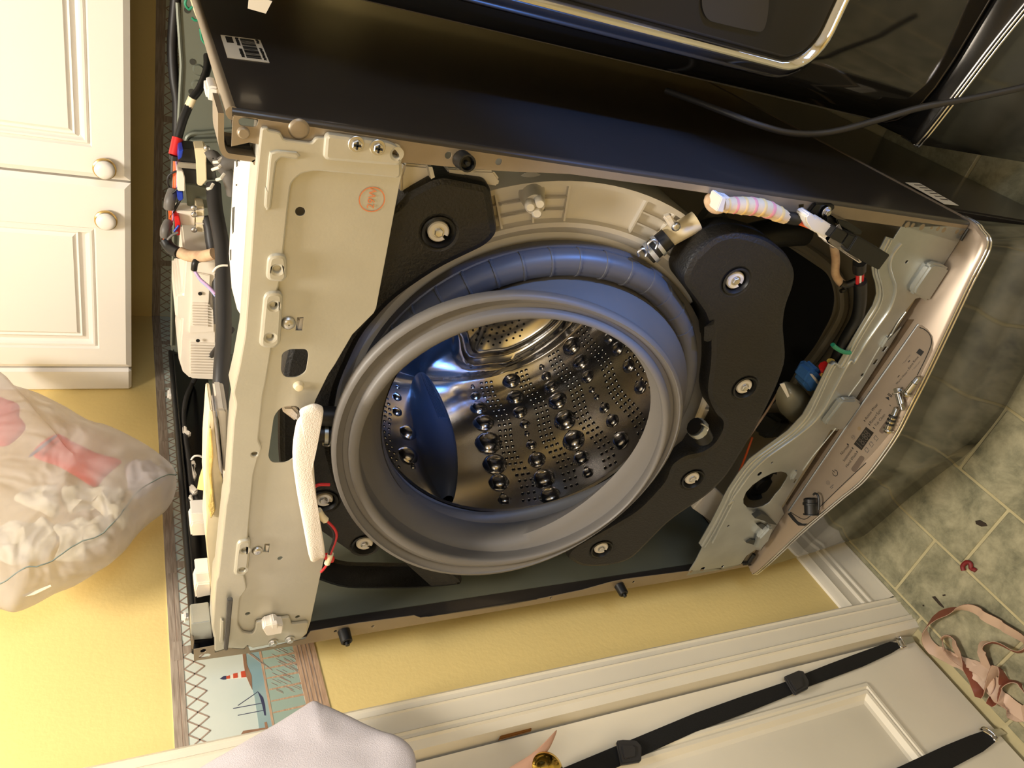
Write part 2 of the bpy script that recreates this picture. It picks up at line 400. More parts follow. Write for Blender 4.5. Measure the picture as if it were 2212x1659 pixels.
# ---- panel door
DX = -0.086
door = empty('door_1', (DX, -0.155, 0.008), kind='structure')
q = PX(DX); pc = q(1870,1475); pz0 = pc.z; py1 = pc.y
def door_leaf():
    y0, y1, z0, z1 = -0.96, -0.1565, 0.012, 2.04
    pan = [(py1-0.52, pz0, py1, pz0+0.62), (py1-0.52, pz0+0.80, py1, 1.92)]
    mb = MB(); hs = []
    out = [V((DX,y0,z0)),V((DX,y1,z0)),V((DX,y1,z1)),V((DX,y0,z1))]
    for a,b,c,d in pan: hs.append([V((DX,a,b)),V((DX,c,b)),V((DX,c,d)),V((DX,a,d))])
    return out, hs, pan
out, hs, pan = door_leaf()
plate('leaf', out, hs, XP, 0.02, M_trim, door, bev=0.001)
for a,b,c,d in pan:
    r = lambda i, x: [V((DX+x,a+i,b+i)),V((DX+x,c-i,b+i)),V((DX+x,c-i,d-i)),V((DX+x,a+i,d-i))]
    mb = MB(); mb.loft([r(-0.002,-0.018), r(-0.002,0.0),r(0.002,0.004),r(0.007,0.004),r(0.010,0.0005),r(0.013,0.003),r(0.018,0.002),r(0.024,-0.006),r(0.030,-0.008)], True)
    obj('panel_moulding', mb, M_trim, door, sm=25)
    mb = MB(); mb.loft([r(0.026,-0.015), r(0.03,-0.008), r(0.06,-0.004), r(0.065,-0.003)], True, True, True); obj('door_panel', mb, M_trim, door, sm=25)
# knob with rosette, strike plate on the casing
kc = PX(-0.03)(1183,1655); kb = V((DX, kc.y, kc.z))
kn = obj('door_knob', MB().lathe([(0.0,0.062),(0.012,0.061),(0.02,0.056),(0.025,0.047),(0.024,0.036),(0.016,0.028),(0.010,0.024),(0.010,0.008),(0.018,0.007),(0.03,0.004),(0.032,0.0)], kb, XP, 28), M_brass, door)
sp = on(PX(DX+0.006), cK((765,1100),(795,1045),(935,1000),(965,1015),(962,1045)))
obj('latch_plate', MB().prism(sp, (-0.004,0,0)), M_copper, door, bev=0.0008)

# ---- wallpaper border: printed paper band on two walls; each printed patch is a thin layer of paper ink
zt0, zb0 = ZB+0.963, ZB+0.781
bord = empty('wallpaper_border', (WX, 0.4, zb0), kind='structure'); tag(bord, 'seaside wallpaper border band with lattice, lighthouse and boat on the yellow wall', 'wallpaper')
mb = MB(); mb.box((WX+0.0004,(-0.081+BY)/2,(zt0+zb0)/2), (0.0008,BY+0.081,zt0-zb0)); mb.box((1.0,BY-0.0004,(zt0+zb0)/2), (2.14,0.0008,zt0-zb0))
obj('border_paper', mb, M_sky, bord, sm=0)
px = PX(WX+0.0008)
zp = px(*cD((350,890))[0]).z; zl = px(*cD((520,945))[0]).z       # lattice between these heights
mb = MB()
def bandbox(mb, z0, z1, y0=-0.081, th=0.0007):
    mb.box((WX+0.0008+th/2,(y0+BY)/2,(z0+z1)/2), (th,BY-y0,z1-z0)); mb.box((1.0,BY-0.0008-th/2,(z0+z1)/2), (2.14,th,z1-z0))
zk = zt0-(zt0-zp)*0.62
bandbox(mb, zk+0.0008, zt0); obj('printed_plank', mb, M_board, bord, sm=0)
mb = MB(); bandbox(mb, zp, zk-0.0006); obj('printed_plank', mb, M_board, bord, sm=0)
mb = MB(); bandbox(mb, zk-0.0006, zk+0.0008, th=0.0004); obj('printed_line', mb, M_lat, bord, sm=0)
PL = 0.0188; hl = zp-zl; mbl = MB()
def lat(a, b, on_left):
    if on_left: mbl.strip(V((WX+0.0008,a,zp)), V((WX+0.0008,b,zl)), 0.0017, XP, 0.0005)
    else: mbl.strip(V((a,BY-0.0008,zp)), V((b,BY-0.0008,zl)), 0.0017, YN, 0.0005)
y0l = px(*cD((355,890))[0]).y
for k in range(-9, 58):
    y = y0l+PL*k
    if -0.08 < y < BY-0.002 and y-PL > -0.08: lat(y, y-PL, True)
    if -0.08 < y and y+PL < BY-0.002: lat(y, y+PL, True)
for k in range(0, 50):
    x = WX+0.01+PL*k; lat(x, x+PL, False)
    if k: lat(x, x-PL, False)
obj('printed_lattice', mbl, M_lat, bord, sm=0, dbl=False)
mb = MB()
for k in range(7):
    y = px(*cD((350,740))[0]).y+0.152*k
    if y < BY-0.02:
        mb.box((WX+0.0013,y,(zp+zl)/2-0.004), (0.0006,0.012,hl+0.012)); mb.box((WX+0.0016,y,zp+0.006), (0.0006,0.03,0.012))
for k in range(6): mb.box((0.06+0.152*k, BY-0.0013,(zp+zl)/2-0.004), (0.012,0.0006,hl+0.012))
obj('printed_post', mb, M_board, bord, sm=0)
def decal(name, m, polys, th=0.0004, lift=0.0008):
    f = PX(WX+lift); mb = MB()
    for pl in polys: mb.poly(on(f, pl), XP, th)
    return obj(name, mb, m, bord, sm=0, dbl=False)
decal('printed_sea', M_sea, [cD((835,760),(940,745),(1045,1330),(940,1370),(925,1250),(900,1090),(880,1020),(855,900))], 0.0003)
decal('printed_sea', M_dune, [cD((955,745),(1200,690),(1225,840),(1290,1130),(1310,1180),(1050,1330))], 0.0003)
decal('printed_shore', M_rope, [cD((808,755),(835,750),(842,850),(880,940),(885,1050),(862,1000),(832,930),(818,850))], 0.0005)
decal('printed_plank', M_plank, [cD((1195,690),(1360,660),(1500,1210),(1420,1250),(1310,1180))], 0.0005)
decal('printed_line', M_lat, [cD((a,680+abs(a-1260)*0.02),(a+7,680+abs(a-1260)*0.02),(a+135,1240),(a+128,1240)) for a in (1225,1252,1290,1318)], 0.0003, 0.0013)
rl = []
for (a, b) in (((965,808),(1215,762)),((985,885),(1230,838)),((995,962),(1250,913)),((1015,1050),(1275,995)),((1030,1140),(1292,1085)),((1045,1230),(1310,1170))):
    rl.append(cD((a[0],a[1]-5),(b[0],b[1]-8),(b[0],b[1]+8),(a[0],a[1]+5)))
rl.append(cD((935,740),(953,738),(1058,1325),(1040,1330)))
decal('printed_railing', M_plank, rl, 0.0006)
gr = []
random.seed(3)
for k in range(46):
    x = random.uniform(1030,1200); y = random.uniform(700,1050); l = random.uniform(40,90)
    x2 = min(x+l*0.9, 1205+(y-700)*0.22); gr.append(cD((x,y),(x2,y+l*0.42),(x2,y+l*0.42+3),(x,y+3)))
for k in range(4): gr.append(cD((845+k*12,755+k*4),(960+k*26,840+k*18),(960+k*26,845+k*18),(845+k*12,760+k*4)))
decal('printed_grass', M_lat, gr, 0.0004, 0.0012)
decal('printed_lighthouse', M_lhr, [cD((682,945),(710,937),(712,962),(684,966)),cD((735,925),(770,917),(772,955),(737,960)),cD((795,908),(828,900),(838,952),(800,955))], 0.0006)
decal('printed_lighthouse', M_trim, [cD((665,950),(830,900),(838,952),(668,968))], 0.0004)
decal('printed_lighthouse', M_navy, [cD((632,965),(662,943),(680,942),(682,968),(660,970))], 0.0007)
decal('printed_boat', M_navy, [cD((925,1060),(940,1075),(970,1110),(985,1170),(992,1250),(980,1250),(962,1170),(945,1110)),cD((735,1193),(960,1152),(960,1157),(735,1198)),cD((772,1247),(972,1208),(972,1213),(772,1251)),cD((772,1170),(925,1065),(926,1069),(775,1173))], 0.0005)
decal('printed_plank', M_rope, [cD((815,1370),(985,1345),(990,1375),(795,1400)),cD((745,1435),(905,1408),(880,1445),(720,1490)),cD((705,1500),(800,1488),(760,1515),(705,1525)),cD((980,1305),(998,1300),(1012,1360),(990,1372))], 0.0005)

# ---- wall cabinet over the washer
CF = 0.655
pc = PY(CF)
cabz = ZB+1.0045; czt = ZB+1.40
cab = empty('wall_cabinet', (0.55, CF, cabz), 'white double-door wall cabinet with round knobs above the washing machine', 'cabinet')
obj('carcass', MB().box((0.50,(CF+0.02+BY-0.002)/2,(cabz+czt+0.25)/2), (1.02,BY-CF-0.022,czt+0.25-cabz-0.002)), M_white, cab, sm=0)
def cdoor(name, x0, x1, gx0, gx1, gz0, px0, px1, pz0, kn):
    z0, z1 = cabz, czt+0.25
    r = lambda i, y, a=x0, b=x1, zz=z0: [V((a+i,CF+y,zz+i)),V((b-i,CF+y,zz+i)),V((b-i,CF+y,z1-i)),V((a+i,CF+y,z1-i))]
    g = lambda i, y: [V((gx0+i,CF+y,gz0+i)),V((gx1-i,CF+y,gz0+i)),V((gx1-i,CF+y,z1-0.05-i)),V((gx0+i,CF+y,z1-0.05-i))]
    h = lambda i, y: [V((px0+i,CF+y,pz0+i)),V((px1-i,CF+y,pz0+i)),V((px1-i,CF+y,z1-0.09-i)),V((px0+i,CF+y,z1-0.09-i))]
    mb = MB(); mb.loft([r(0,0.02),r(0,0.006),r(0.009,0),g(0,0),g(0.003,0.0045),g(0.006,0.0005),g(0.009,0.0005),g(0.012,0.005),g(0.016,0.007),h(0,0.006),h(0.005,0.001),h(0.008,0.0035),h(0.013,-0.001)], True, True, True)
    d = obj(name, mb, M_white, cab, sm=20, dbl=False)
    c = pc(*kn); k = obj('knob', MB().lathe([(0,0.02),(0.006,0.0198),(0.0105,0.0185),(0.0135,0.016),(0.0145,0.013),(0.013,0.009),(0.009,0.007),(0.008,0.0)], c+YN*0.0, YN, 28), M_white, d)
    obj('knob_ring', MB().lathe([(0.0148,0.0105),(0.0166,0.0095),(0.0168,0.006),(0.0135,0.005)], c, YN, 28), M_gold, d)
zc = lambda p: pc(*p).z
xc = lambda p: pc(*p).x
cdoor('door', xc((285,796)), xc((283,399)), xc((210,753)), xc((208,493)), zc((210,600)), xc((183,731)), xc((177,497)), zc((180,600)), (229,472))
cdoor('door', xc((283,394)), xc((283,394))+0.40, xc((195,318)), xc((283,394))+0.35, zc((195,200)), xc((164,297)), xc((283,394))+0.32, zc((166,200)), (226,361))
obj('filler_strip', MB().box(((WX+xc((285,800)))/2, CF+0.012, (cabz+czt+0.25)/2), (xc((285,800))-WX-0.001, 0.018, czt+0.25-cabz)), M_white, cab, bev=0.005, seg=1)

# ---- ceiling lamp, and a base added for the unseen fill light
for cx_, cy_, lb_ in ((0.52,-0.22,'white square ceiling lamp above the washing machine'),(1.05,-2.1,'white square lamp base added behind the viewer for the unseen fill light')):
    cl = empty('ceiling_lamp', (cx_,cy_,CEIL), lb_, 'lamp')
    obj('lamp_base', MB().box((cx_,cy_,CEIL-0.015), (0.42,0.42,0.028)), M_white, cl, bev=0.004)
# ================================================================== THE OPENED WASHING MACHINE
wm = empty('washing_machine', (W/2, D/2, ZB), 'opened front-load washing machine without front or lid, its drum and gasket bare', 'washing machine')
F0 = PY(0.0)
def panel_side(x, sgn):
    r = 0.006; pts = []
    for k in range(7):
        a = -pi/2+pi/2*k/6; pts.append((x-sgn*r+sgn*r*cos(a), r+r*sin(a)))
    pts.append((x, D)); inn = [(px_-sgn*0.0012 if i > 2 else px_, py_+(0.0012 if i < 4 else 0)) for i, (px_, py_) in enumerate(pts)]
    pl = pts+inn[::-1]
    mb = MB(); mb.loft([[V((a,b,z)) for a,b in pl] for z in (ZB, ZT)], True, True, True); return mb
sr = obj('side_panel', panel_side(W, 1), M_graph, wm, sm=30)
sl = obj('side_panel', panel_side(0, -1), M_graph, wm, sm=30)
obj('panel_lining', MB().box((0.0022,D/2+0.01,ZB+H/2-0.02), (0.0014,D-0.03,H-0.08)), M_inner, sl, label='grey green inside face of the panel')
obj('panel_lining', MB().box((W-0.0022,D/2+0.01,ZB+H/2-0.02), (0.0014,D-0.03,H-0.08)), M_inner, sr, label='grey green inside face of the panel')
obj('panel_lining', MB().box((0.0022,D/2+0.01,ZT-0.031), (0.0016,D-0.03,0.055)), M_blackg, sl, label='black strip along the top of the inside')
# rolled top edges
for x, s in ((W, 1), (0, -1)):
    mb = MB(); mb.tube([(x-s*0.005,0.004,ZT-0.001),(x-s*0.005,D,ZT-0.001)], 0.0055, 10); mb.box((x-s*0.013,D/2,ZT-0.004), (0.016,D-0.03,0.0015))
    obj('rolled_edge', mb, M_flange if s > 0 else M_black, sr if s > 0 else sl, sm=40)
# front flanges with their holes
hc = lambda p, r, f=F0, n=14: circ(f(*p), r, YN, n)
inner = on(F0, cA((722,1108),(880,1136),(1000,1160),(1400,1225),(2090,1305))+cE((80,375),(830,440),(1400,465),(2212,575))+cF((480,250),(1100,390),(2050,520)))
tl_ = F0(*cA((722,1108))[0])
outl = [V((W-0.005,0,ZT-0.001)), V((W-0.010,0,ZT-0.0005)), V((min(tl_.x,W-0.03), 0, ZT-0.001))]+[p for p in inner[1:] if True]+[V((W-0.03,0,ZB+0.002)),V((W-0.005,0,ZB+0.002))]
slot = rnd(on(F0, cA((790,955),(830,935),(955,945),(940,1012),(805,1000))), 0.005)
hs = [slot, hc(cE((838,367))[0], 0.0032), hc(cE((437,315))[0], 0.0032), on(F0, cF((1200,340),(1240,335),(1240,360),(1200,368)))]
fl = plate('front_flange', outl, hs, YN, 0.0012, M_flange, sr, bev=0.0003)
for c, r, h in ((cA((1275,1028))[0], 0.0085, 0.0018), (cA((832,1055))[0], 0.005, 0.003)):
    obj('pressed_boss', MB().lathe([(r,0),(r*0.85,h*0.8),(r*0.7,h),(0,h)], F0(*c), YN, 20), M_flange, sr)
mb = MB(); mb.lathe([(0.0,0.02),(0.002,0.02),(0.002,0.012),(0.005,0.012),(0.0062,0.018),(0.0078,0.018),(0.0085,0.0),], F0(*cE((540,345))[0]), V((0.15,-1,0.05)), 20); gro = obj('grommet', mb, M_black, sr)
li = on(F0, cD((428,735),(600,702),(850,706),(870,748),(1000,722),(1300,650),(1340,592),(1600,548),(1700,530),(2150,468))+cK((300,372),(500,345),(860,290),(1270,205),(1430,160),(1530,140),(1880,95)))
outl = li+on(F0, [(1560,1226),(1615,1216),(1617,1223),(1483,1250),(1258,1288),(1100,1316),(800,1367),(660,1391),(540,1411),(419,1428)])
hs = [hc(p, 0.0022) for p in cD((1535,592),(1828,553))+cK((1080,252),(1572,158))]
hs.append(rnd(on(F0, cD((465,795),(480,775),(545,765),(565,775),(545,792),(480,800))), 0.004)); hs.append(hc(cD((503,745))[0], 0.0035))
plate('front_flange', outl, hs, YN, 0.0012, M_flange, sl, bev=0.0003)
for p in (cD((1600,590))[0], cK((1485,178))[0]):
    b = F0(*p); obj('grommet', MB().lathe([(0.0,0.022),(0.003,0.022),(0.003,0.015),(0.0062,0.018),(0.0078,0.017),(0.0085,0.0)], b, V((-0.1,-1,-0.05)), 18), M_black, sl)
# back panel with pressed contour, base pan
bp = obj('back_panel', MB().box((W/2,D-0.001,ZB+H/2), (W-0.004,0.002,H)), M_inner, wm, sm=0)
fb = PY(D-0.004)
mb = MB(); mb.tube(catm(on(fb, n4((566,420),(566,220),(600,120),(720,60),(900,55),(1260,20),(1700,-20))), 5), 0.006, 8, True, 0.6)
mb.tube(catm(on(fb, n4((600,420),(610,330),(680,230),(800,210),(1260,190))), 5), 0.009, 8, True, 0.5)
mb.tube(on(fb, [(383,5),(392,140),(384,300),(376,480),(372,640),(371,745)]), 0.003, 6)
obj('pressed_rib', mb, M_inner, bp)
for p in cA((428,492),(418,730),(385,80)): obj('back_hole', MB().lathe([(0.0045,0),(0.0045,0.001),(0,0.001)], PY(D-0.002)(*p), YN, 12), M_dark, bp)
for p in cA((475,556),(465,680)): obj('pressed_boss', MB().lathe([(0.009,0),(0.007,0.003),(0,0.003)], PY(D-0.002)(*p), YN, 12), M_inner, bp)
pan_ = obj('base_pan', MB().box((W/2,D/2,ZB+0.012), (W-0.006,D-0.01,0.02)), M_pan, wm, bev=0.004)
fz = PZ(ZB+0.023)
plate('pan_hollow', rnd(on(fz, [(1560,470),(1690,525),(1735,555),(1790,592),(1803,640),(1797,680),(1762,745),(1722,795),(1690,850),(1640,905),(1590,960),(1530,900),(1480,700)]), 0.02), [], ZP, 0.003, M_hole, pan_, label='flat black patch for the shaded hollow of the pan')  # flat black sheet paints the shade of a hollow in the pan
mb = MB(); mb.tube(catm(on(PZ(ZB+0.03), [(1690,515),(1745,540),(1805,590),(1822,645),(1815,690),(1775,755),(1735,805),(1700,855)]), 6), 0.008, 8); obj('pan_ridge', mb, M_pan, pan_)

# ---- upper zinc crossbar
ub = empty('upper_crossbar', F0(560,800), parent=wm)
left = cD((590,640),(575,560),(600,200))+cC((630,1640),(690,1080),(715,950),(738,600),(752,400),(772,270),(748,180),(790,0))+cB((840,1200),(870,800),(905,300))+cA((915,1600),(940,1330),(972,1015))
topr = cA((1030,1015),(1035,1035),(1135,1055),(1150,1110),(1380,1140),(1405,1095),(1490,1095))
right = cA((2090,1250),(2100,1370))+cB((2075,0),(2000,400),(1890,980),(1870,1020),(1700,1190),(1560,1430))+cC((1510,30),(1410,230),(1385,300),(1372,380),(1365,560),(1375,760),(1395,960),(1430,1200),(1478,1490),(1440,1659))+cD((1340,520),(1310,610),(1260,655),(1000,700),(890,722),(845,700),(825,735),(700,724),(590,762))
hA = rnd(on(F0, cB((1140,1340),(1200,1306),(1335,1306),(1352,1350),(1330,1490),(1260,1532),(1160,1528),(1132,1480))), 0.008)
hB = rnd(on(F0, cC((1076,360),(1140,288),(1262,285),(1290,320),(1262,520),(1240,690),(1180,734),(1060,736),(1030,690))), 0.012)
hs = [hA, hB, on(F0, cB((1262,1055),(1312,1052),(1300,1158),(1248,1158))), on(F0, cC((1003,1382),(1042,1382),(1036,1450),(990,1448))), hc(cB((1285,210))[0], 0.0042), hc(cC((1125,1497))[0], 0.003), hc(cD((850,455))[0], 0.003), hc(cD((1240,480))[0], 0.003)]
plate('crossbar_plate', on(F0, left+topr+right), hs, YN, 0.0015, M_zinc, ub, bev=0.0004)
F6 = PY(-0.005)
bound = cA((2085,1425),(1900,1405),(1400,1362),(1290,1385),(1215,1460),(1190,1659))+cB((1150,560),(1120,800),(1100,850),(1060,1300),(1008,1600))+cC((990,200),(952,560),(985,620),(950,700),(915,830),(868,1350),(840,1640))+cD((835,200),(845,260),(790,335),(772,540),(810,605),(885,618),(908,580),(912,522),(1180,482),(1192,540),(1328,522),(1310,608),(1260,652),(1000,698),(890,720),(845,700),(825,733),(700,722),(592,758))
mes = platemesh(rnd(on(F6, left+topr+cA((2085,1250))+bound), 0.004, 2), [hc(p, 0.003, F6) for p in cC((922,670))], YN, 0.0048, 0.0016)
link('raised_rim', mes, M_zinc, ub)
F9 = PY(-0.009)
def pad(pts, hol, r=0.008): return platemesh(rnd(on(F9, pts), r), [circ(F9(*p), 0.0032, YN) for p in hol], YN, 0.0085, 0.003)
link('raised_pad', pad(cB((1030,560),(1180,555),(1185,740),(1150,778),(1012,770)), cB((1103,675))), M_zinc, ub)
link('raised_pad', pad(cB((1000,860),(1155,855),(1130,1270),(1080,1308),(958,1298)), cB((1078,965),(1048,1217))), M_zinc, ub)
link('raised_pad', pad(cC((785,1370),(900,1352),(870,1620),(830,1648),(755,1640)), cC((845,1437),(825,1594))), M_zinc, ub)
link('raised_pad', pad(cD((640,505),(668,510),(650,690),(632,690)), [], 0.003), M_zinc, ub)
tab = pad(cA((1510,1066),(1990,1135),(2060,1165),(2108,1232),(2095,1330),(1500,1283),(1472,1255),(1485,1095)), cA((2055,1228)), 0.01)
link('screw_tab', tab, M_zinc, ub)
lr = on(PY(-0.0075), cA((1045,1215),(1100,1200),(1260,1215),(1288,1245),(1260,1275),(1135,1258),(1100,1295),(1085,1400),(1055,1659))+cB((1044,196),(1020,205),(1000,170),(1008,20))+cA((1015,1500),(1035,1270)))
plate('stiffening_rib', lr, [], YN, 0.004, M_zinc, ub, bev=0.0018)
# bent-back top lip of the bar
ed = on(F0, left[::-1]); mb = MB(); mb.loft([ed, [p+V((0,0.0015,0.001)) for p in ed], [p+V((0,0.03,0.001)) for p in ed], [p+V((0,0.03,-0.0006)) for p in ed], [p+V((0,0.0015,-0.0006)) for p in ed]], False)
obj('top_lip', mb, M_zinc, ub, sm=40)
for p, r in ((cA((1730,1145))[0],0.0068),(cA((1900,1172))[0],0.0068)):
    inst('hex_screw', ME_hex, ub, F9(*p), qn(YN), r); 
    mb = MB(); c = F9(*p)+V((0,-0.0052,0)); mb.box(c, (0.006,0.001,0.0014)); mb.box(c, (0.0014,0.001,0.006)); obj('screw_slot', mb, M_hole, ub)
for p, r in ((cD((1050,680))[0],0.0062),(cD((1180,655))[0],0.0062)): inst('hex_screw', ME_hex, ub, PY(-0.006)(*p), qn(YN), r)
for p, r in ((cB((1190,1095))[0],0.0068),(cC((943,1432))[0],0.0062)): inst('pan_screw', ME_pan, ub, F0(*p)+YN*0.0005, qn(YN), r)
# red round stamp, foam strip, plug-in socket, plastic stud, tabs in the small windows
sc = PY(-0.0006)(*cA((1857,1590))[0])
mb = MB(); mb.loft([circ(sc, 0.0118, YN, 28), circ(sc, 0.0108, YN, 28)]); st = obj('stamp_ring', mb, M_inkr, ub, label='red round ink stamp', sm=0)
link('stamp_text', text_mesh('29W', 0.0095, sc-V((0.0085,0,0)), XP, YN, 0.0002), M_inkr, ub, sm=0)
obj('foam_strip', pxprism(cD((693,355),(735,350),(722,480),(712,600),(695,745),(665,745),(678,600),(685,480)), -0.013, 0.006), mat('dark foam', (84,80,74), 0.9, bump=0.3), ub, bev=0.001)
so = on(PY(-0.016), cD((965,575),(985,548),(1040,535),(1050,525),(1085,528),(1085,545),(1128,545),(1120,610),(1000,632)))
sk = obj('socket', MB().prism(so, (0,0.015,0)), M_plas, ub, bev=0.0012)
obj('socket_latch', pxprism(cD((1035,540),(1085,532),(1085,575),(1040,580)), -0.021, 0.006), M_plas, sk, bev=0.001)
obj('plastic_stud', MB().lathe([(0.0,0.006),(0.004,0.005),(0.0055,0.0)], F0(*cC((1270,120))[0]), YN, 14), M_cream, ub)
obj('clip_tab', pxprism(cB((1285,1062),(1312,1058),(1298,1150),(1270,1150)), 0.004, 0.01), M_plas, ub); obj('clip_tab', pxprism(cC((1012,1395),(1038,1398),(1022,1468),(1012,1465)), 0.002, 0.01), M_plas, ub)

# ---- corner straps of the cabinet
ST = PY(0.0)
pth = on(PY(0.005), n4((1268,-330),(1268,100),(1278,300),(1310,420),(1370,500),(1480,535),(1880,590),(1930,610),(1975,690)))
def strap(name, pth, y1, m):
    mb = MB(); n = len(pth); a = []; 
    for i, p in enumerate(pth):
        d = pth[min(i+1,n-1)]-pth[max(i-1,0)]; nn = V((d.z,0,-d.x)).normalized()*0.0022
        a.append([p-nn+V((0,0,0)), p+nn, p+nn+V((0,y1,0)), p-nn+V((0,y1,0))])
    mb.loft(a, True, True, True); return obj(name, mb, m, wm, sm=40)
strap('corner_strap', catm(pth, 3), 0.05, M_flange)
obj('corner_infill', pxprism(n4((1385,300),(1850,330),(1980,690),(1930,600),(1880,585),(1480,520),(1385,470)), 0.02, 0.02), M_black, wm)  # black infill paints the shaded inside of the strap
obj('corner_infill', pxprism(n4((1520,215),(1800,240),(1830,325),(1530,290)), 0.03, 0.01), M_white, wm)
cb = obj('corner_strap', pxprism(n7((405,1100),(418,1090),(632,1058),(662,1266),(650,1270),(430,1290),(402,1300)), 0.010, 0.03), M_zincd, wm, bev=0.002)
obj('corner_infill', MB().prism(on(PY(0.012), n7((440,1300),(670,1268),(672,1365),(445,1388))), (0,0.02,0)), M_black, wm)  # black infill paints the dark hollow below the strap
obj('corner_strap', MB().prism(on(PY(0.003), n7((402,1290),(432,1285),(440,1300),(430,1400),(410,1400))), (0,0.012,0)), M_flange, wm, bev=0.0008)

# ---- lower zinc crossbar: wavy sheet with beads
lb = empty('lower_crossbar', F0(1850,860), parent=wm)
up = n8((1400,245),(1345,330),(1285,425),(1215,405),(1165,500),(1105,610),(1075,700),(1085,770),(1110,850),(1120,950),(1085,1060),(1000,1200),(900,1370),(830,1490),(740,1640))+n9((1060,210),(900,540),(800,720),(650,880),(430,1040),(270,1160),(160,1300),(60,1450),(0,1560))+cG((340,1130),(260,1290),(180,1430),(205,1450),(160,1540),(97,1640))
lo = cG((180,1625),(330,1600),(450,1570),(490,1510),(550,1470),(580,1478),(640,1420),(690,1310),(750,1235),(720,1190),(860,960),(940,850),(1040,690),(1100,695),(1230,520),(1200,490),(1290,350),(1420,150),(1500,20))+n8((1150,1480),(1320,1210),(1490,1000),(1540,985),(1700,830),(1780,680),(1900,490),(2010,330))
big = on(F0, n3((45,610),(40,540),(80,440),(180,330),(330,225),(480,150),(600,130),(680,150),(705,190),(680,250),(600,380),(520,470),(430,590),(330,650),(200,680),(100,665)))
sq = lambda pts: on(F0, pts)
hs = [big, hc(cG((577,977))[0], 0.0042), sq(n1((1030,450),(1085,450),(1015,548),(962,548))), sq(n1((845,708),(900,708),(838,803),(785,803))), sq(n1((575,985),(615,985),(590,1040),(545,1035)))]
hs += [hc(p, r) for p, r in zip(n8((1415,290),(1468,295),(1557,312),(1648,318),(1710,328),(1765,340),(1890,355),(1935,365),(1410,645)), (0.004,0.003,0.0042,0.002,0.003,0.0035,0.003,0.0035,0.0025))]
hs += [hc(p, r) for p, r in zip(cG((130,1612),(205,1596),(335,1580),(372,1316),(657,903)), (0.003,0.005,0.003,0.0025,0.002))]
hs += [sq(n3((815,248),(845,250),(815,300),(785,300)))]
plate('crossbar_plate', [V((p.x,p.y,max(p.z,ZB+0.0004))) for p in on(F0, up+lo)], hs, YN, 0.0016, M_zincd, lb, bev=0.0004)
def bead(pts, r, y=0.0, fl=0.6): mb = MB(); mb.tube(catm(on(PY(y), pts), 5), r, 10, True, fl); obj('pressed_bead', mb, M_zincd, lb)
u0 = n8((1228,415),(1180,510),(1120,620),(1098,700),(1108,770),(1132,850),(1142,950),(1108,1065),(1020,1210),(920,1375),(850,1500),(765,1640))+n9((1085,215),(925,545),(825,735),(670,895),(450,1055),(290,1175),(175,1315),(75,1470))+cG((355,1140),(275,1300),(195,1440))
bead(u0, 0.0042, 0.002)
bead([(x+7,y+3) for x,y in u0], 0.0028, 0.001)
u1 = n8((1350,465),(1275,560),(1240,670),(1260,770),(1295,880),(1280,990),(1230,1110),(1130,1250),(1010,1420),(900,1600))+n9((1260,190),(1100,480),(1000,660),(900,790),(720,940),(520,1080),(400,1170),(280,1290),(180,1430),(60,1600))+cG((400,1150),(330,1290),(265,1420))
bead(u1, 0.0036, 0.0)
bead(n8((1400,1120),(1320,1230),(1260,1340))+n1((1155,190),(1040,330),(900,490),(620,980),(560,1080),(300,1430)), 0.0016)
bead(n9((1130,850),(1000,1010),(900,1130),(800,1270)), 0.0016)
def bump_(pts, y=-0.012, m=M_zincd, nm='raised_pad'):
    b_ = pxprism(pts, y, 0.012); b_.v = [V((p.x,p.y,max(p.z,ZB+0.0006))) for p in b_.v]; obj(nm, b_, m, lb, bev=0.003)
bump_(n8((1640,690),(1690,665),(1770,680),(1840,715),(1640,1030),(1560,1000),(1480,960),(1490,910)))
bump_(n2((720,80),(790,40),(960,50),(1030,30),(1130,110),(1090,190),(760,640),(690,650),(590,560),(400,550),(420,480)), -0.011)
bump_(n1((1100,235),(1140,265),(985,515),(935,490)), -0.005); bump_(n3((850,120),(880,155),(790,285),(755,265)), -0.005)
obj('plug_hole_edge', MB().prism(on(PY(-0.014), cG((545,1265),(590,1235),(640,1260),(690,1310),(640,1300),(600,1280))), (0,0.01,0)), M_dark, lb)
for pts in (cG((490,1425),(520,1405),(560,1410),(545,1440)), cG((560,1310),(590,1300),(625,1320),(600,1345))): obj('plug_hole_edge', pxprism(pts, -0.004, 0.004), M_dark, lb)
bump_(cG((575,1400),(640,1330),(672,1325),(640,1410),(580,1475),(555,1465)), -0.012)
mb = MB(); mb.tube(catm(on(PY(0.0), cG((470,1560),(500,1555),(520,1530),(540,1500))), 5), 0.0035, 8); obj('edge_clip', mb, M_black, lb)
mb = MB(); mb.tube(catm([V((p.x,p.y,max(p.z,ZB+0.004))) for p in on(PY(-0.004), n8((2005,330),(2025,345),(1990,400),(1930,440)))], 5), 0.0022, 8); obj('edge_clip', mb, M_black, lb)
# ground tie
mb = MB(); mb.tube(catm(on(PY(-0.004), n9((1100,20),(1130,50),(1200,90),(1255,100),(1275,95))), 5), 0.0032, 8); obj('cable_tie', mb, M_green, lb)
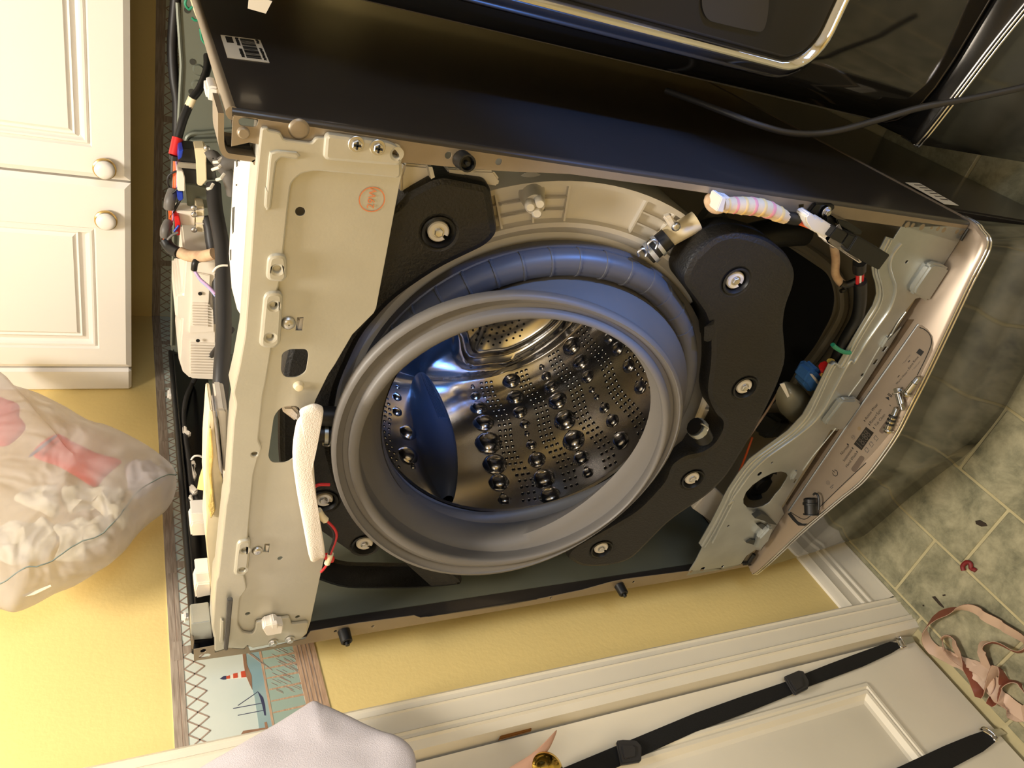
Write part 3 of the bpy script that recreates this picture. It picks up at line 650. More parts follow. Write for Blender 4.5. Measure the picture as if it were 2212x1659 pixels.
# ---- tub: white front shell with ribs
tubo = empty('tub', C0, parent=wm)
mb = MB(); pr = [(0.205,-0.080),(0.24,-0.078),(0.251,-0.067),(0.257,-0.066),(0.2585,-0.075),(0.298,-0.075),(0.299,-0.066),(0.305,-0.066),(0.306,-0.1),(0.303,-0.18),(0.303,-0.5),(0.26,-0.56),(0.1,-0.57)]
rings = [[tub(r, 2*pi*k/120, d) for k in range(120)] for r, d in pr]
mb.loft(rings, True); obj('tub_shell', mb, M_tub, tubo, sm=30)
def pang(x, y, d=-0.07):
    q = PT(d)(x, y)-C0; return math.degrees(math.atan2(q.dot(TE1), -q.dot(TE2)))
B1, B0 = pang(1225,435), pang(1378,468)
mb = MB()
def tbox(a, r0, r1, wd, d0=-0.076, d1=-0.0685):
    h = wd/2; q = [tub(r0, a, d0), tub(r1, a, d0)]; t = (TE1*cos(a)+TE2*sin(a))*h
    mb.prism2([q[0]-t, q[1]-t, q[1]+t, q[0]+t], [p+TN*(d1-d0) for p in (q[0]-t, q[1]-t, q[1]+t, q[0]+t)])
for a in [B0, B1]+[B1+8*k for k in range(1,34)]+[B0-8*k for k in range(1,7)]:
    tbox(radians(a), 0.256, 0.301, 0.0024)
for (a0, a1) in ((B1-360,B0-360+300),(B0-60,B0),(B1,B1+60)):
    for r in (0.271, 0.285):
        n = max(4, int((a1-a0)/5)); rg = []
        for k in range(n+1):
            a = radians(a0+(a1-a0)*k/n); rg.append([tub(r-0.001,a,-0.076),tub(r-0.001,a,-0.0692),tub(r+0.001,a,-0.0692),tub(r+0.001,a,-0.076)])
        mb.loft(rg, True, True, True)
obj('tub_ribs', mb, M_tub, tubo, sm=30, dbl=False)
# split post, small pip, side brackets
b = PT(-0.085)(*cE((1092,590))[0]); t = PT(-0.028)(*cE((1135,740))[0])
mb = MB(); ax = (t-b); mb.tube([b, b+ax*0.12, b+ax*0.5, b+ax*0.8], [0.02,0.0155,0.0125,0.011], 18); po = obj('post', mb, M_tub, tubo)
for k in range(3):
    a = radians(90+120*k); c = t+(TE1*cos(a)+TE2*sin(a))*0.0062-ax*0.2; mb = MB(); mb.tube([c, c+ax*0.16, c+ax*0.2], [0.0062,0.0058,0.004], 10); obj('post_prong', mb, M_tub, po)
obj('post_pip', MB().lathe([(0.004,0),(0.003,0.002),(0,0.002)], PT(-0.084)(*cE((1605,672))[0]), TN, 12), M_tub, tubo)
hb = PY(0.06)
br = obj('hose_bracket', MB().prism(on(hb, cE((90,385),(300,405),(325,490),(300,510),(160,560),(60,620),(60,480))), (0,0.05,0)), M_plas, tubo, bev=0.002)
obj('hose_bracket', MB().prism(on(hb, cE((430,425),(800,440),(850,510),(835,565),(720,545),(560,505),(440,480))), (0,0.05,0)), M_plas, tubo, bev=0.002)
obj('bracket_rib', MB().prism(on(PY(0.05), cE((280,408),(310,410),(330,490),(300,505))), (0,0.03,0)), M_tub, br)
obj('bracket_sticker', pxprism(cE((440,430),(660,440),(560,470),(450,478)), 0.059, 0.0008), M_paper, tubo)
# ---- counterweights
def weight(name, pts, d, th, bolts, bev=0.008):
    pl = rnd(on(PT(d), pts), 0.02, 3); w = link(name, platemesh(pl, [circ(PT(d)(*b_), 0.013, TN, 24) for b_ in bolts], TN, th, bev), M_weight, wm)
    for b_ in bolts:
        c = PT(d)(*b_)
        obj('bolt_cup', MB().lathe([(0.0175,0.0005),(0.0155,0.0015),(0.0135,-0.002),(0.0125,-0.016),(0.0,-0.017)], c, TN, 28), M_black, w)
        obj('plastic_washer', MB().lathe([(0.0112,-0.012),(0.0112,-0.003),(0.0098,-0.0015),(0.0062,-0.0015),(0.0062,-0.012)], c, TN, 20, 0.5, 0.5+2*pi*0.93, True), M_tub, w)
        inst('hex_screw', ME_hex, w, c-TN*0.0035, qn(TN), 0.0072)
    return w
up = [(1078,508),(1061,410),(1051,399),(958,381),(934,386),(877,415),(858,440),(790,480),(730,540),(680,610),(640,690),(612,780),(600,880),(600,980),(612,1080),(632,1170),(665,1250),(740,1276),(900,1276),(1010,1266),(960,1225),(880,1190),(800,1140),(740,1060),(712,960),(730,840),(780,730),(850,651),(950,583),(1051,535)]
weight('counterweight', up, -0.022, 0.045, [(948,503),(700,1083),(788,1178)])
lo = cF((275,920),(285,985),(400,1130),(480,1250),(490,1500))+cG((255,0),(258,240),(225,470),(290,600),(340,640),(335,700),(280,790),(200,840),(110,850),(0,915))+[(1440,1040),(1380,1105),(1240,1185)]+[(1223,1207),(1252,1227),(1306,1228),(1364,1214)]+cG((0,1285),(250,1120),(370,1000),(560,690),(700,410),(760,240),(750,100))+cF((1090,1300),(1110,1150),(1170,1000),(1190,880),(1120,740),(950,610),(700,550),(540,590),(350,760))
lw = weight('counterweight', lo, -0.022, 0.05, [(1591,608),(1610,838),(1497,1036),(1300,1187)])
# ---- rubber door gasket
def ringfn(pts, d, n=96):
    q = [((p-TO).dot(TE1), (p-TO).dot(TE2)) for p in on(PT(d), pts)]
    cx = sum(a for a,_ in q)/len(q); cy = sum(b for _,b in q)/len(q)
    cx = (min(a for a,_ in q)+max(a for a,_ in q))/2; cy = (min(b for _,b in q)+max(b for _,b in q))/2
    pr = sorted((math.atan2(b-cy, a-cx), math.hypot(a-cx, b-cy)) for a,b in q)
    m = len(pr); ext = [(a-2*pi,r) for a,r in pr[-3:]]+pr+[(a+2*pi,r) for a,r in pr[:3]]
    # smooth by low harmonics
    c0 = c1 = None
    N = 240; rs = []
    for k in range(N):
        a = -pi+2*pi*k/N
        for i in range(len(ext)-1):
            if ext[i][0] <= a <= ext[i+1][0]:
                t = (a-ext[i][0])/(ext[i+1][0]-ext[i][0]); rs.append(ext[i][1]*(1-t)+ext[i+1][1]*t); break
    A = [sum(rs[k]*cos(h*(-pi+2*pi*k/N)) for k in range(N))*(2/N) for h in range(5)]
    B = [sum(rs[k]*sin(h*(-pi+2*pi*k/N)) for k in range(N))*(2/N) for h in range(5)]
    rf = lambda a: A[0]/2+sum(A[h]*cos(h*a)+B[h]*sin(h*a) for h in range(1,5))
    def g(k_, dd, s=1.0, off=0.0):
        out = []
        for k in range(n):
            a = 2*pi*k/n; r = rf(a)*s+off
            out.append(TO+TE1*(cx+r*cos(a))+TE2*(cy+r*sin(a))+TN*dd)
        return out
    return g
o_px = [(715,960),(745,850),(800,770),(900,692),(1020,645),(1130,637),(1250,655),(1380,712),(1460,800),(1482,880),(1450,980),(1380,1075),(1250,1180),(1130,1228),(990,1246),(850,1205),(755,1110)]
i_px = [(776,976),(809,1086),(868,1156),(954,1199),(1033,1210),(1130,1203),(1228,1176),(1346,1097),(1405,1011),(1432,933),(1432,894),(1420,835),(1307,725),(1217,690),(1111,694),(978,729),(876,796),(809,874),(780,937)]
GD = 0.035
G_o = ringfn(o_px, GD); G_i = ringfn(i_px, GD)
cring = lambda r, d, n=96: [C0+TE1*(r*cos(2*pi*k/n))+TE2*(r*sin(2*pi*k/n))+TN*d for k in range(n)]
mix = lambda a, b, t: [p*(1-t)+q*t for p, q in zip(a, b)]
sh = lambda ring, dd: [p+TN*dd for p in ring]
go = lambda d: G_o(0, d, 1, 0); gi = lambda d: G_i(0, d, 1, 0)
R_ = [cring(0.206,-0.074), cring(0.206,-0.055), mix(cring(0.196,-0.04), G_o(0,-0.04,1,-0.035), 0.25), mix(cring(0.19,-0.015), G_o(0,-0.015,1,-0.035), 0.7), G_o(0,0.002,1,-0.03), G_o(0,0.012,1,-0.02), G_o(0,0.018,1,-0.004), G_o(0,0.024,1,0), G_o(0,GD-0.004,1,0.0), G_o(0,GD,1,-0.002)]
oo, ii = G_o(0,GD,1,-0.002), G_i(0,GD,1,0.0)
for t, dd in ((0.12,0.0005),(0.15,-0.002),(0.33,-0.003),(0.37,-0.0055),(0.55,-0.0055),(0.60,-0.001),(0.66,0.0015),(0.8,0.002),(0.92,0.0012),(0.985,-0.001)): R_.append(sh(mix(oo, ii, t), dd))
R_ += [G_i(0,GD-0.006,1,0.001), G_i(0,0.018,1,0.006), mix(G_i(0,0.0,1,0.012), cring(0.200,0.0), 0.3), mix(G_i(0,-0.018,1,0.012), cring(0.201,-0.018), 0.6), cring(0.202,-0.036), cring(0.204,-0.05), cring(0.210,-0.062)]
mb = MB(); mb.loft(R_, True); gas = obj('door_gasket', mb, M_rubber, wm, sm=60)
mb = MB()   # soft inner fold, wider at the lower left
def fold(r, d, w):
    out = []
    for k in range(96):
        a = 2*pi*k/96; bl_ = max(0, cos(a-radians(205)))**3+0.35*max(0, cos(a-radians(285)))**8
        out.append(C0+TE1*((r-w*bl_)*cos(a))+TE2*((r-w*bl_)*sin(a))+TN*d)
    return out
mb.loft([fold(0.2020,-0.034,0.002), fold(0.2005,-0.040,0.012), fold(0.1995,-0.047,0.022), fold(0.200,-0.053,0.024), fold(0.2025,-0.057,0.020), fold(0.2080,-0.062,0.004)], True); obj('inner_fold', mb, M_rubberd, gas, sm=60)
# ring-shaped water channel on the gasket with ribs
n = 84; a0, a1 = radians(-5), radians(232); RR, DD = 0.2200, -0.044
tp_ = lambda k: 0.55+0.45*min(1, max(0, (k/n-0.02)/0.3))
cp = [tub(RR-0.05*(1-tp_(k)), a0+(a1-a0)*k/n, DD) for k in range(n+1)]
mb = MB(); mb.tube(cp, [0.0160*tp_(k) for k in range(n+1)], 16); ch = obj('water_channel', mb, M_rubberd, gas, sm=60)
nr = 23
for k in range(nr):
    a = radians(42)+(a1-radians(42))*(k+0.5)/nr; rg = []; q_ = (a-a0)/(a1-a0)*n; R2 = 0.0160*tp_(q_); rc = RR-0.05*(1-tp_(q_)); dc = DD
    for dd, rr in ((-0.0016,-0.0004),(-0.001,0.0009),(0.001,0.0009),(0.0016,-0.0004)):
        rg.append([tub(rc+(R2+rr)*cos(t), a+dd/RR, dc+(R2+rr)*sin(t)) for t in [2*pi*j/16 for j in range(16)]])
    m_ = MB(); m_.loft(rg); obj('channel_rib', m_, M_rubberd, ch, sm=60)
# flat skirt behind the channel
mb = MB(); mb.loft([cring(0.236,-0.066), cring(0.236,-0.052), cring(0.226,-0.047), cring(0.212,-0.047)], True); obj('gasket_skirt', mb, M_rubberd, gas, sm=40)

# ---- stainless drum
drum = empty('drum', C0-TN*0.3, parent=wm)
RD = 0.28
mb = MB(); prf = [(0.204,-0.080),(0.2055,-0.076),(0.209,-0.0755),(0.212,-0.079),(0.218,-0.088),(0.262,-0.098),(0.276,-0.106),(RD,-0.118),(RD,-0.145),(RD-0.003,-0.148),(RD-0.003,-0.153),(RD,-0.156)]
prf += [(RD,-0.16-0.34*k/10) for k in range(11)]+[(RD-0.004,-0.505),(RD-0.004,-0.512)]
mb.loft([[tub(r, 2*pi*k/144, d) for k in range(144)] for r, d in prf], True)
shell = obj('drum_shell', mb, M_steel, drum, sm=40)
# dimples: (picture point, radius in picture px)
bl = [(dA,(1530,1080),30),(dA,(1570,1215),72),(dA,(1615,1395),112),(dC,(1690,235),140),(dC,(1760,535),180),(dC,(1860,850),165),(dC,(1920,1120),138),(dC,(2000,1380),85),
 (dB,(160,930),115),(dB,(215,1160),110),(dB,(280,1370),95),(dB,(350,1540),65),(dD,(405,400),38),(dD,(470,560),72),(dD,(550,780),120),(dD,(645,1070),155),(dD,(740,1330),150),
 (dB,(590,740),38),(dB,(650,860),65),(dB,(720,1010),98),(dB,(810,1210),125),(dB,(915,1480),148),(dD,(1100,490),155),(dD,(1210,760),115),(dD,(1310,980),80),
 (dB,(1010,440),128),(dB,(1130,670),115),(dB,(1230,870),92),(dB,(1290,1060),42),(dB,(1360,1160),42),(dB,(1470,1310),72),(dB,(1580,1490),90),(dD,(1800,500),130),
 (dB,(1530,330),80),(dB,(1650,480),95),(dB,(1810,720),90),(dB,(1970,1020),90),
 (dA,(405,1080),35),(dA,(400,1230),65),(dA,(400,1450),70),(dC,(560,380),120),(dC,(560,720),140),(dC,(640,890),38)]
AX = -TN
def on_drum(x, y, R=RD):
    r = ray(x, y); w = CAM-C0; rp = r-AX*r.dot(AX); wp = w-AX*w.dot(AX)
    a = rp.dot(rp); b = 2*rp.dot(wp); c = wp.dot(wp)-R*R; di = b*b-4*a*c
    if di < 0: return None
    t = (-b+sqrt(di))/(2*a); p = CAM+r*t; q = p-C0
    return math.atan2(q.dot(TE1), -q.dot(TE2)), -q.dot(AX), t
def dome():
    mb = MB(); seg = 20
    mb.loft([[V((r*cos(2*pi*k/seg), r*sin(2*pi*k/seg), h)) for k in range(seg)] for r, h in ((1.14,-0.05),(1.02,0.04),(0.96,0.18),(0.84,0.38),(0.64,0.54),(0.36,0.63),(0.12,0.66))], True, False, True); return mb
ME_dome = mesh_of(dome(), M_steel, 'dimple', sm=80)
cols = []
for f, p, rp in bl:
    a, d, t = on_drum(*f(p)[0]); s = {dA:6.9125,dC:6.9125,dD:6.9125,dB:6.506}[f]
    r = rp/s*t/F_PX; c = tub(RD, a, d); nn = (C0+TN*d-c).normalized()
    inst('dimple', ME_dome, shell, c, qn(nn), r*1.12); cols.append((a, d, r))
# drain holes between the dimple chains: many tiny ones -> one part
mb = MB(); mbl = MB()
def hole(a, d, r=0.0027):
    c = tub(RD-0.0006, a, d); nn = (C0+TN*d-c).normalized()
    u = nn.orthogonal().normalized(); w = nn.cross(u); k0 = len(mb.v)
    mb.v += [c+(u*cos(2*pi*k/8)+w*sin(2*pi*k/8))*r for k in range(8)]; mb.f.append(list(range(k0, k0+8)))
    k0 = len(mbl.v)
    for rr, h in ((r*1.0,0.0002),(r*1.15,0.0006),(r*1.4,-0.0004)): mbl.v += [c+nn*h+(u*cos(2*pi*k/10)+w*sin(2*pi*k/10))*rr for k in range(10)]
    for i in range(2):
        for k in range(10): mbl.f.append([k0+i*10+k, k0+i*10+(k+1)%10, k0+i*10+10+(k+1)%10, k0+i*10+10+k])
for cc in (-69.7,-54.6,-39.5,-24.3,-9,6,21,-117):
    for k in range(23):
        d = -0.163-0.0152*k; sh_ = 1.1*sin(k*0.55)
        for j in (-1,0,1):
            if min(abs(math.degrees(a)-(cc+sh_+j*2.0))*0.0049+0 if abs(d-dd) < r_ else 9 for a,dd,r_ in cols) > 0.006: hole(radians(cc+sh_+j*2.0), d+0.0012*j)
        if cc > -20:
            for j in (-2.2,2.2): hole(radians(cc+sh_+j*2.0), d+0.006)
for (a,d,r) in cols: hole(a, d-r*1.35, 0.0026)
obj('drain_holes', mb, M_hole, drum, kind='stuff', sm=0, dbl=False); obj('drain_hole_lips', mbl, M_steel, drum, kind='stuff', sm=60, dbl=False)
# lifter
mb = MB(); rg = []; n = 22
for k in range(n+1):
    t = k/n; d = -0.172-0.345*t; wdt = 0.036*max(0.04,(sin(pi*min(1,max(0,t*0.94+0.03))))**0.55); h = 0.05*max(0.03,(sin(pi*(t*0.96+0.02)))**0.5); sw = 0.010*sin(2*pi*t)
    ring = []
    for j in range(13):
        s = -1+2*j/12; hh = h*(1-abs(s)**2.6)**0.7 if abs(s) < 1 else 0
        ring.append(tub(RD+0.002-hh, radians(-97.5)+(s*wdt+sw*(1-abs(s)))/RD, d))
    rg.append(ring)
mb.loft(rg, False); lf = obj('lifter', mb, M_lift, drum, sm=50)
for k in range(7):
    pts = []
    for i in range(9):
        t = 0.45+0.5*i/8; d = -0.172-0.345*t; s = -0.28+0.085*k; h = 0.05*(sin(pi*(t*0.96+0.02)))**0.5; hh = h*(1-abs(s)**2.6)**0.7
        pts.append(tub(RD+0.002-hh-0.0004, radians(-97.5)+(s*0.036*sin(pi*t)**0.5+0.010*sin(2*pi*t)*(1-abs(s)))/RD, d))
    m_ = MB(); m_.tube(pts, 0.0009, 6); obj('lifter_rib', m_, M_lift, lf)
# drum back with pressed three-cornered moulding
DB = -0.512
bpo = on(PT(DB-0), dA((1290,250),(1240,420),(1225,600),(1280,760),(1400,845),(1600,842),(1800,815))+dB((0,745),(250,640),(480,500),(700,350),(880,190),(1020,60)))
bpi = on(PT(DB-0), dA((1500,280),(1440,430),(1425,540),(1455,605),(1620,600),(1850,560))+dB((0,500),(200,430),(400,330),(580,215),(740,80),(830,-20)))
def close_blob(pts, c, n=64):   # trace + smooth round completion on the side nobody sees
    q = [((p-c).dot(TE1), (p-c).dot(TE2)) for p in pts]; pr = sorted((math.atan2(b,a), math.hypot(a,b)) for a,b in q)
    lo_, hi_ = pr[0], pr[-1]; m = sum(r for _, r in pr)/len(pr)*0.92; out = []
    for k in range(n):
        a = -pi+2*pi*k/n; r = None
        ex = pr+[(lo_[0]+2*pi, lo_[1])]
        for i in range(len(pr)-1):
            if pr[i][0] <= a <= pr[i+1][0]: t = (a-pr[i][0])/(pr[i+1][0]-pr[i][0]+1e-9); r = pr[i][1]*(1-t)+pr[i+1][1]*t; break
        if r is None:
            aa = a if a > hi_[0] else a+2*pi; t = (aa-hi_[0])/(lo_[0]+2*pi-hi_[0]); e = hi_[1]*(1-t)+lo_[1]*t; r = e*(1-sin(pi*t))+m*sin(pi*t)
        out.append((a, r))
    rs = [r for _, r in out]
    for _ in range(3): rs = [(rs[i-1]+2*rs[i]+rs[(i+1)%n])/4 for i in range(n)]
    return lambda s, off, h: [c+TE1*((rs[k]*s+off)*cos(out[k][0]))+TE2*((rs[k]*s+off)*sin(out[k][0]))+TN*h for k in range(n)]
cen = V(); 
cen = PT(DB)(1080,640)
Bo = close_blob(bpo, cen); Bi = close_blob(bpi, cen)
cbk = lambda r, h: [C0+TE1*(r*cos(-pi+2*pi*k/64))+TE2*(r*sin(-pi+2*pi*k/64))+TN*(DB+h) for k in range(64)]
rr = [cbk(RD-0.003,0.004), cbk(RD-0.012,0.0), Bo(1,0.006,0.0), Bo(1,0,0.004), mix(Bo(1,0,0.011),Bi(1,0,0.011),0.3), mix(Bo(1,0,0.012),Bi(1,0,0.012),0.5), mix(Bo(1,0,0.004),Bi(1,0,0.004),0.66), mix(Bo(1,0,0.004),Bi(1,0,0.004),0.8), Bi(1,0,0.009), Bi(1,-0.004,0.010), Bi(0.93,0,0.004), Bi(0.3,0,0.003)]
mb = MB(); mb.loft(rr, True, False, True); obj('drum_back', mb, M_steel, drum, sm=60)
mb = MB(); c0_ = PT(DB+0.004)(1080,740)
for i in range(-3, 16):
    for j in range(-8, 16):
        p = c0_+TE1*(0.0135*j+0.0068*(i % 2))+TE2*(0.012*i)
        q = p-cen; aa = math.atan2(q.dot(TE2), q.dot(TE1)); k = int((aa+pi)/(2*pi)*64) % 64
        if q.length < (Bi(0.88,0,0)[k]-cen).length: mb.lathe([(0.0024,0.0),(0.0024,0.0007),(0,0.0007)], p, TN, 8)
obj('back_holes', mb, M_hole, drum, kind='stuff', sm=0, dbl=False)
# ---- things in the top compartment of the washer
def wire(name, pts, r, m, parent, seg=8, n=5, **k):
    pp = [P(x, y, 'Y', Y) for x, y, Y in pts]; mb = MB(); mb.tube(catm(pp, n), r, seg); return obj(name, mb, m, parent, sm=60, **k)
def wz(name, pl, Y, r, m, parent, **k): return wire(name, [(x, y, Y) for x, y in pl], r, m, parent, **k)
dh = obj('dispenser_housing', MB().prism([V((p.x,max(p.y,0.006),p.z)) for p in on(PZ(ZB+0.9145), [(506,344),(502,400),(494,549),(500,625),(512,672),(522,688),(532,690),(545,430),(550,344)])], (0,0,-0.05)), M_plas, wm, bev=0.002)
for p in (n4((1555,590),(1590,590),(1590,720),(1570,745)), n4((1560,1085),(1580,1085),(1578,1120),(1560,1120)), n5((1490,80),(1530,60),(1510,560),(1490,600),(1480,400)), n5((1440,920),(1462,910),(1460,1120),(1445,1125))):
    obj('housing_slot', MB().prism(on(PZ(ZB+0.9150), p), (0,0,-0.001)), M_dark, dh, sm=0)
iv = empty('inlet_valve', PY(0.5)(420,360), parent=wm)
YV = 0.50
def bx(name, pts, m, par, Y=YV, dep=0.03, bev=0.001, **k): return obj(name, pxprism(pts, Y, dep), m, par, bev=bev, **k)
bx('solenoid', n4((480,360),(740,378),(770,660),(450,640)), M_black, iv); bx('solenoid', n4((480,780),(790,800),(775,1085),(545,1065)), M_black, iv)
bx('valve_frame', n4((410,645),(780,680),(790,795),(420,760)), M_screw, iv, YV-0.003); 
bx('valve_body', n4((735,375),(940,370),(985,450),(975,660),(985,1010),(880,1130),(790,1100),(770,640)), M_cream, iv, YV-0.006)
bx('valve_body', n4((950,670),(1130,690),(1190,1000),(990,1010)), M_dark, iv, YV)
bx('spade_terminal', n4((430,410),(520,400),(490,560),(410,610)), M_blue, iv, YV-0.01); bx('spade_terminal', n4((395,820),(510,830),(550,970),(550,1230),(400,1220)), M_plas, iv, YV-0.008); bx('spade_terminal', n4((385,1240),(510,1250),(520,1390),(440,1430),(400,1380)), M_blue, iv, YV-0.009)
wz('valve_outlet', n4((1010,560),(1100,520),(1180,600),(1290,740),(1400,870),(1420,1000),(1480,1180),(1500,1300)), 0.46, 0.0085, M_hoseg, iv)
wz('valve_outlet', n4((1290,700),(1400,640),(1560,620)), 0.44, 0.011, M_hoseg, iv)
for c, Y in ((n4((1120,650),(1290,570)), .45), (n4((1090,800),(1330,640)), .45), (n4((1180,1000),(1330,880)), .45), (n4((1000,1180),(1110,1080)), .46)):
    m_ = MB(); a, b = on(PY(Y-0.012), c); m_.tube([a,(a+b)/2+YN*0.006,b], 0.0022, 8); obj('hose_clip', m_, M_tub, iv)
bx('valve_plate', n4((560,1090),(740,1090),(960,1150),(1030,1200),(1010,1560),(600,1590)), M_inner, iv, YV+0.02, 0.01)
bx('solenoid', n5((370,140),(750,160),(745,440),(470,430)), M_plas, iv); bx('valve_body', n5((765,40),(930,60),(935,570),(780,560)), M_cream, iv, YV-0.008)
for k in range(3): bx('valve_rib', n5((765,120+k*140),(935,120+k*140),(935,135+k*140),(765,135+k*140)), M_plas, iv, YV-0.012, 0.006)
bx('spade_terminal', n5((340,255),(435,250),(465,400),(450,640),(370,630)), M_red, iv, YV-0.012)
for p in n4((985,375),(1080,1420))+n5((725,85),(730,215),(730,520)): inst('pan_screw', ME_pan, iv, PY(YV-0.012)(*p), qn(YN), 0.0045)
wire('drain_hose', [(461,398,.50),(465,451,.47),(475,505,.43),(481,548,.4),(482,617,.36),(483,725,.3),(478,800,.26),(474,900,.22)], [0.0105]*36, M_hose, wm, seg=14)
wire('vent_hose', [(446,470,.5),(452,490,.49),(456,520,.48),(463,560,.47),(470,620,.45),(474,700,.42)], 0.0085, M_hose, wm, seg=12)
wz('hose_tie', n5((1110,1360),(1180,1270),(1290,1230),(1400,1230)), 0.345, 0.0016, M_tub, wm)
cbx = bx('control_box', cB((365,595),(620,600),(620,1555),(410,1545),(350,1490),(318,1390),(338,1070),(290,1058),(292,880),(345,870)), M_plas, wm, 0.45, 0.12, 0.003)
bx('box_cover', cB((420,690),(570,720),(560,940),(600,1000),(600,1170),(400,1180),(420,900)), M_plas, cbx, 0.446, 0.006, 0.001)
for k in range(9): bx('cooling_slat', cB((425,940+k*22),(555,945+k*22),(553,955+k*22),(422,950+k*22)), M_plas, cbx, 0.442, 0.006, 0.0006)
for k in range(12): bx('cooling_slat', cB((410,1260+k*22),(612,1266+k*22),(612,1276+k*22),(408,1270+k*22)), M_plas, cbx, 0.445, 0.006, 0.0006)
for p in cB((488,863),(470,1237)): obj('box_hole', MB().lathe([(0.003,0),(0.003,0.001),(0,0.001)], PY(0.444)(*p), YN, 10), M_hole, cbx)
# wiring loom along the back
lm = empty('wiring_loom', PY(0.55)(380,400), parent=wm)
wire('loom_sleeve', [(448,120,.60),(447,150,.58),(432,190,.56),(414,214,.55)], 0.0055, M_black, lm)
wire('loom_tape', [(416,211,.55),(407,231,.55)], 0.0058, M_cream, lm); wire('loom_sleeve', [(407,230,.55),(395,260,.54),(384,298,.53)], 0.006, M_black, lm)
wire('loom_tube', [(384,298,.53),(376,335,.52)], [0.0075]*6, M_red, lm, label='red sleeve'); wire('loom_sleeve', [(376,335,.52),(375,345,.52)], 0.006, M_black, lm)
for dx, m in ((-4,M_dark),(0,M_orange),(4,M_orange),(7,M_pink)):
    wire('wire', [(375+dx*.6,344,.52),(375+dx,380,.515),(374+dx,416,.51)], 0.002, m, lm); wire('wire', [(365+dx,448,.50),(366+dx,470,.50),(364+dx*.7,482,.50)], 0.002, m, lm); wire('wire', [(353+dx*.8,508,.49),(354+dx,518,.49),(361+dx,527,.49)], 0.002, m, lm)
wire('loom_sleeve', [(374,412,.51),(367,432,.50),(365,450,.50)], 0.0075, M_hoseg, lm); wire('loom_sleeve', [(364,480,.50),(357,495,.49),(356,511,.49)], 0.0068, M_hoseg, lm)
wire('loom_sleeve', [(357,520,.49),(368,536,.48),(388,547,.46)], 0.0085, M_black, lm, seg=12); wire('loom_tape', [(388,545,.46),(410,553,.45),(440,553,.43),(462,548,.42)], 0.0085, M_tape, lm, seg=12)
wire('wire', [(392,388,.52),(386,370,.51),(366,378,.51),(362,395,.51),(368,410,.51)], 0.0015, M_black, lm); wire('wire', [(384,385,.5),(391,393,.5),(383,408,.5),(372,418,.5)], 0.0015, M_black, lm)
wire('wire', [(390,430,.5),(380,448,.5),(366,470,.5)], 0.002, M_black, lm); wire('wire', [(385,502,.48),(372,508,.48),(362,518,.48)], 0.002, M_hoseg, lm); wire('wire', [(386,487,.485),(376,500,.485)], 0.0016, M_blue, lm)
wire('loom_sleeve', [(432,560,.44),(422,566,.43),(419,583,.43)], 0.0045, M_black, lm); 
wire('wire', [(419,582,.43),(432,602,.42),(450,618,.40),(466,636,.38)], 0.0022, M_pink, lm); wire('wire', [(420,586,.43),(433,606,.42),(451,622,.40),(466,640,.38)], 0.0018, mat('pale blue wire', (150,165,205), .4), lm)
wire('power_cable', [(381,-20,.71),(374,60,.71),(372,110,.71),(376,170,.70),(383,222,.695),(382,300,.69)], 0.0075, M_hose, wm, seg=12)
for pl in ([(405,-8),(400,8),(408,20),(416,14)], [(411,-10),(418,14),(428,40)], [(414,38),(422,44),(432,42)], [(433,62),(436,84),(444,95)]):
    wz('earth_wire', pl, 0.6, 0.0018, M_green if pl[0][0] != 411 else M_cream, lm)
obj('edge_cap', pxprism(cA((537,700),(580,688),(640,700),(640,820),(555,800),(535,795)), 0.10, 0.03), M_white, wm, bev=0.003)
# left side: harness with clips, control board box, white boxes
hp_ = [P(500,712,'Y',.36), P(478,740,'Y',.42), P(452,775,'Y',.46)]+[P(x,y,'X',0.016) for x,y in ((420,820),(403,858),(396,900),(400,945),(408,1000),(413,1050),(425,1080))]+[P(446,1115,'Y',.16)]
obj('side_harness', MB().tube(catm(hp_, 5), 0.0045, 10), M_hose, wm, sm=60)
for p, r in ((n6((300,325),(345,322),(360,380),(405,390),(395,420),(330,425),(300,400)),.41),(n6((380,1030),(420,1015),(490,1090),(440,1140),(385,1090)),.30),(n6((365,1160),(410,1130),(430,1220),(380,1200)),.30),(n6((405,735),(440,725),(465,790),(430,800),(470,900),(440,960),(420,900)),.33)):
    obj('harness_clip', MB().prism(on(PX(0.022), p), (-0.010,0,0)), M_plas, wm, bev=0.002)
wz('thin_tie', n6((405,735),(440,695),(500,690),(570,720)), 0.3, 0.0016, M_tub, wm)
bbx = bx('board_box', n6((620,150),(640,138),(668,155),(740,800),(790,1040),(720,1659))+n7((690,400),(655,760),(640,700),(600,300))+n6((575,1659),(590,1400),(570,1105),(580,700)), M_cream, wm, 0.05, 0.05, 0.002)
bx('glue_residue', n6((625,300),(650,420),(670,700),(650,900),(690,1350),(640,1450),(610,1300),(640,1100),(615,900),(620,600)), M_foam, bbx, 0.046, 0.004, 0.0015)
bx('box_lid', n6((668,160),(695,155),(785,900),(770,920),(740,860)), mat('grey plastic', (160,150,140), .5), bbx, 0.04, 0.03, 0.001)
fl_ = on(PY(0.09), n6((612,650),(620,700),(625,1100),(560,1105),(475,1088),(500,950),(560,760)))
pf = obj('peeled_label', MB().prism(fl_, (0,0.0006,0)), mat('cream paper', (240,214,150), .6), bbx, label='peeled cream paper label')
bx('printed_mark', n6((585,740),(598,735),(600,820),(588,822)), M_inkg, pf, 0.089, 0.0004, 0); bx('printed_mark', n6((560,880),(582,885),(580,912),(560,905)), M_inkg, pf, 0.089, 0.0004, 0); bx('printed_mark', n6((565,990),(585,985),(580,1030),(566,1028)), M_inkg, pf, 0.089, 0.0004, 0)
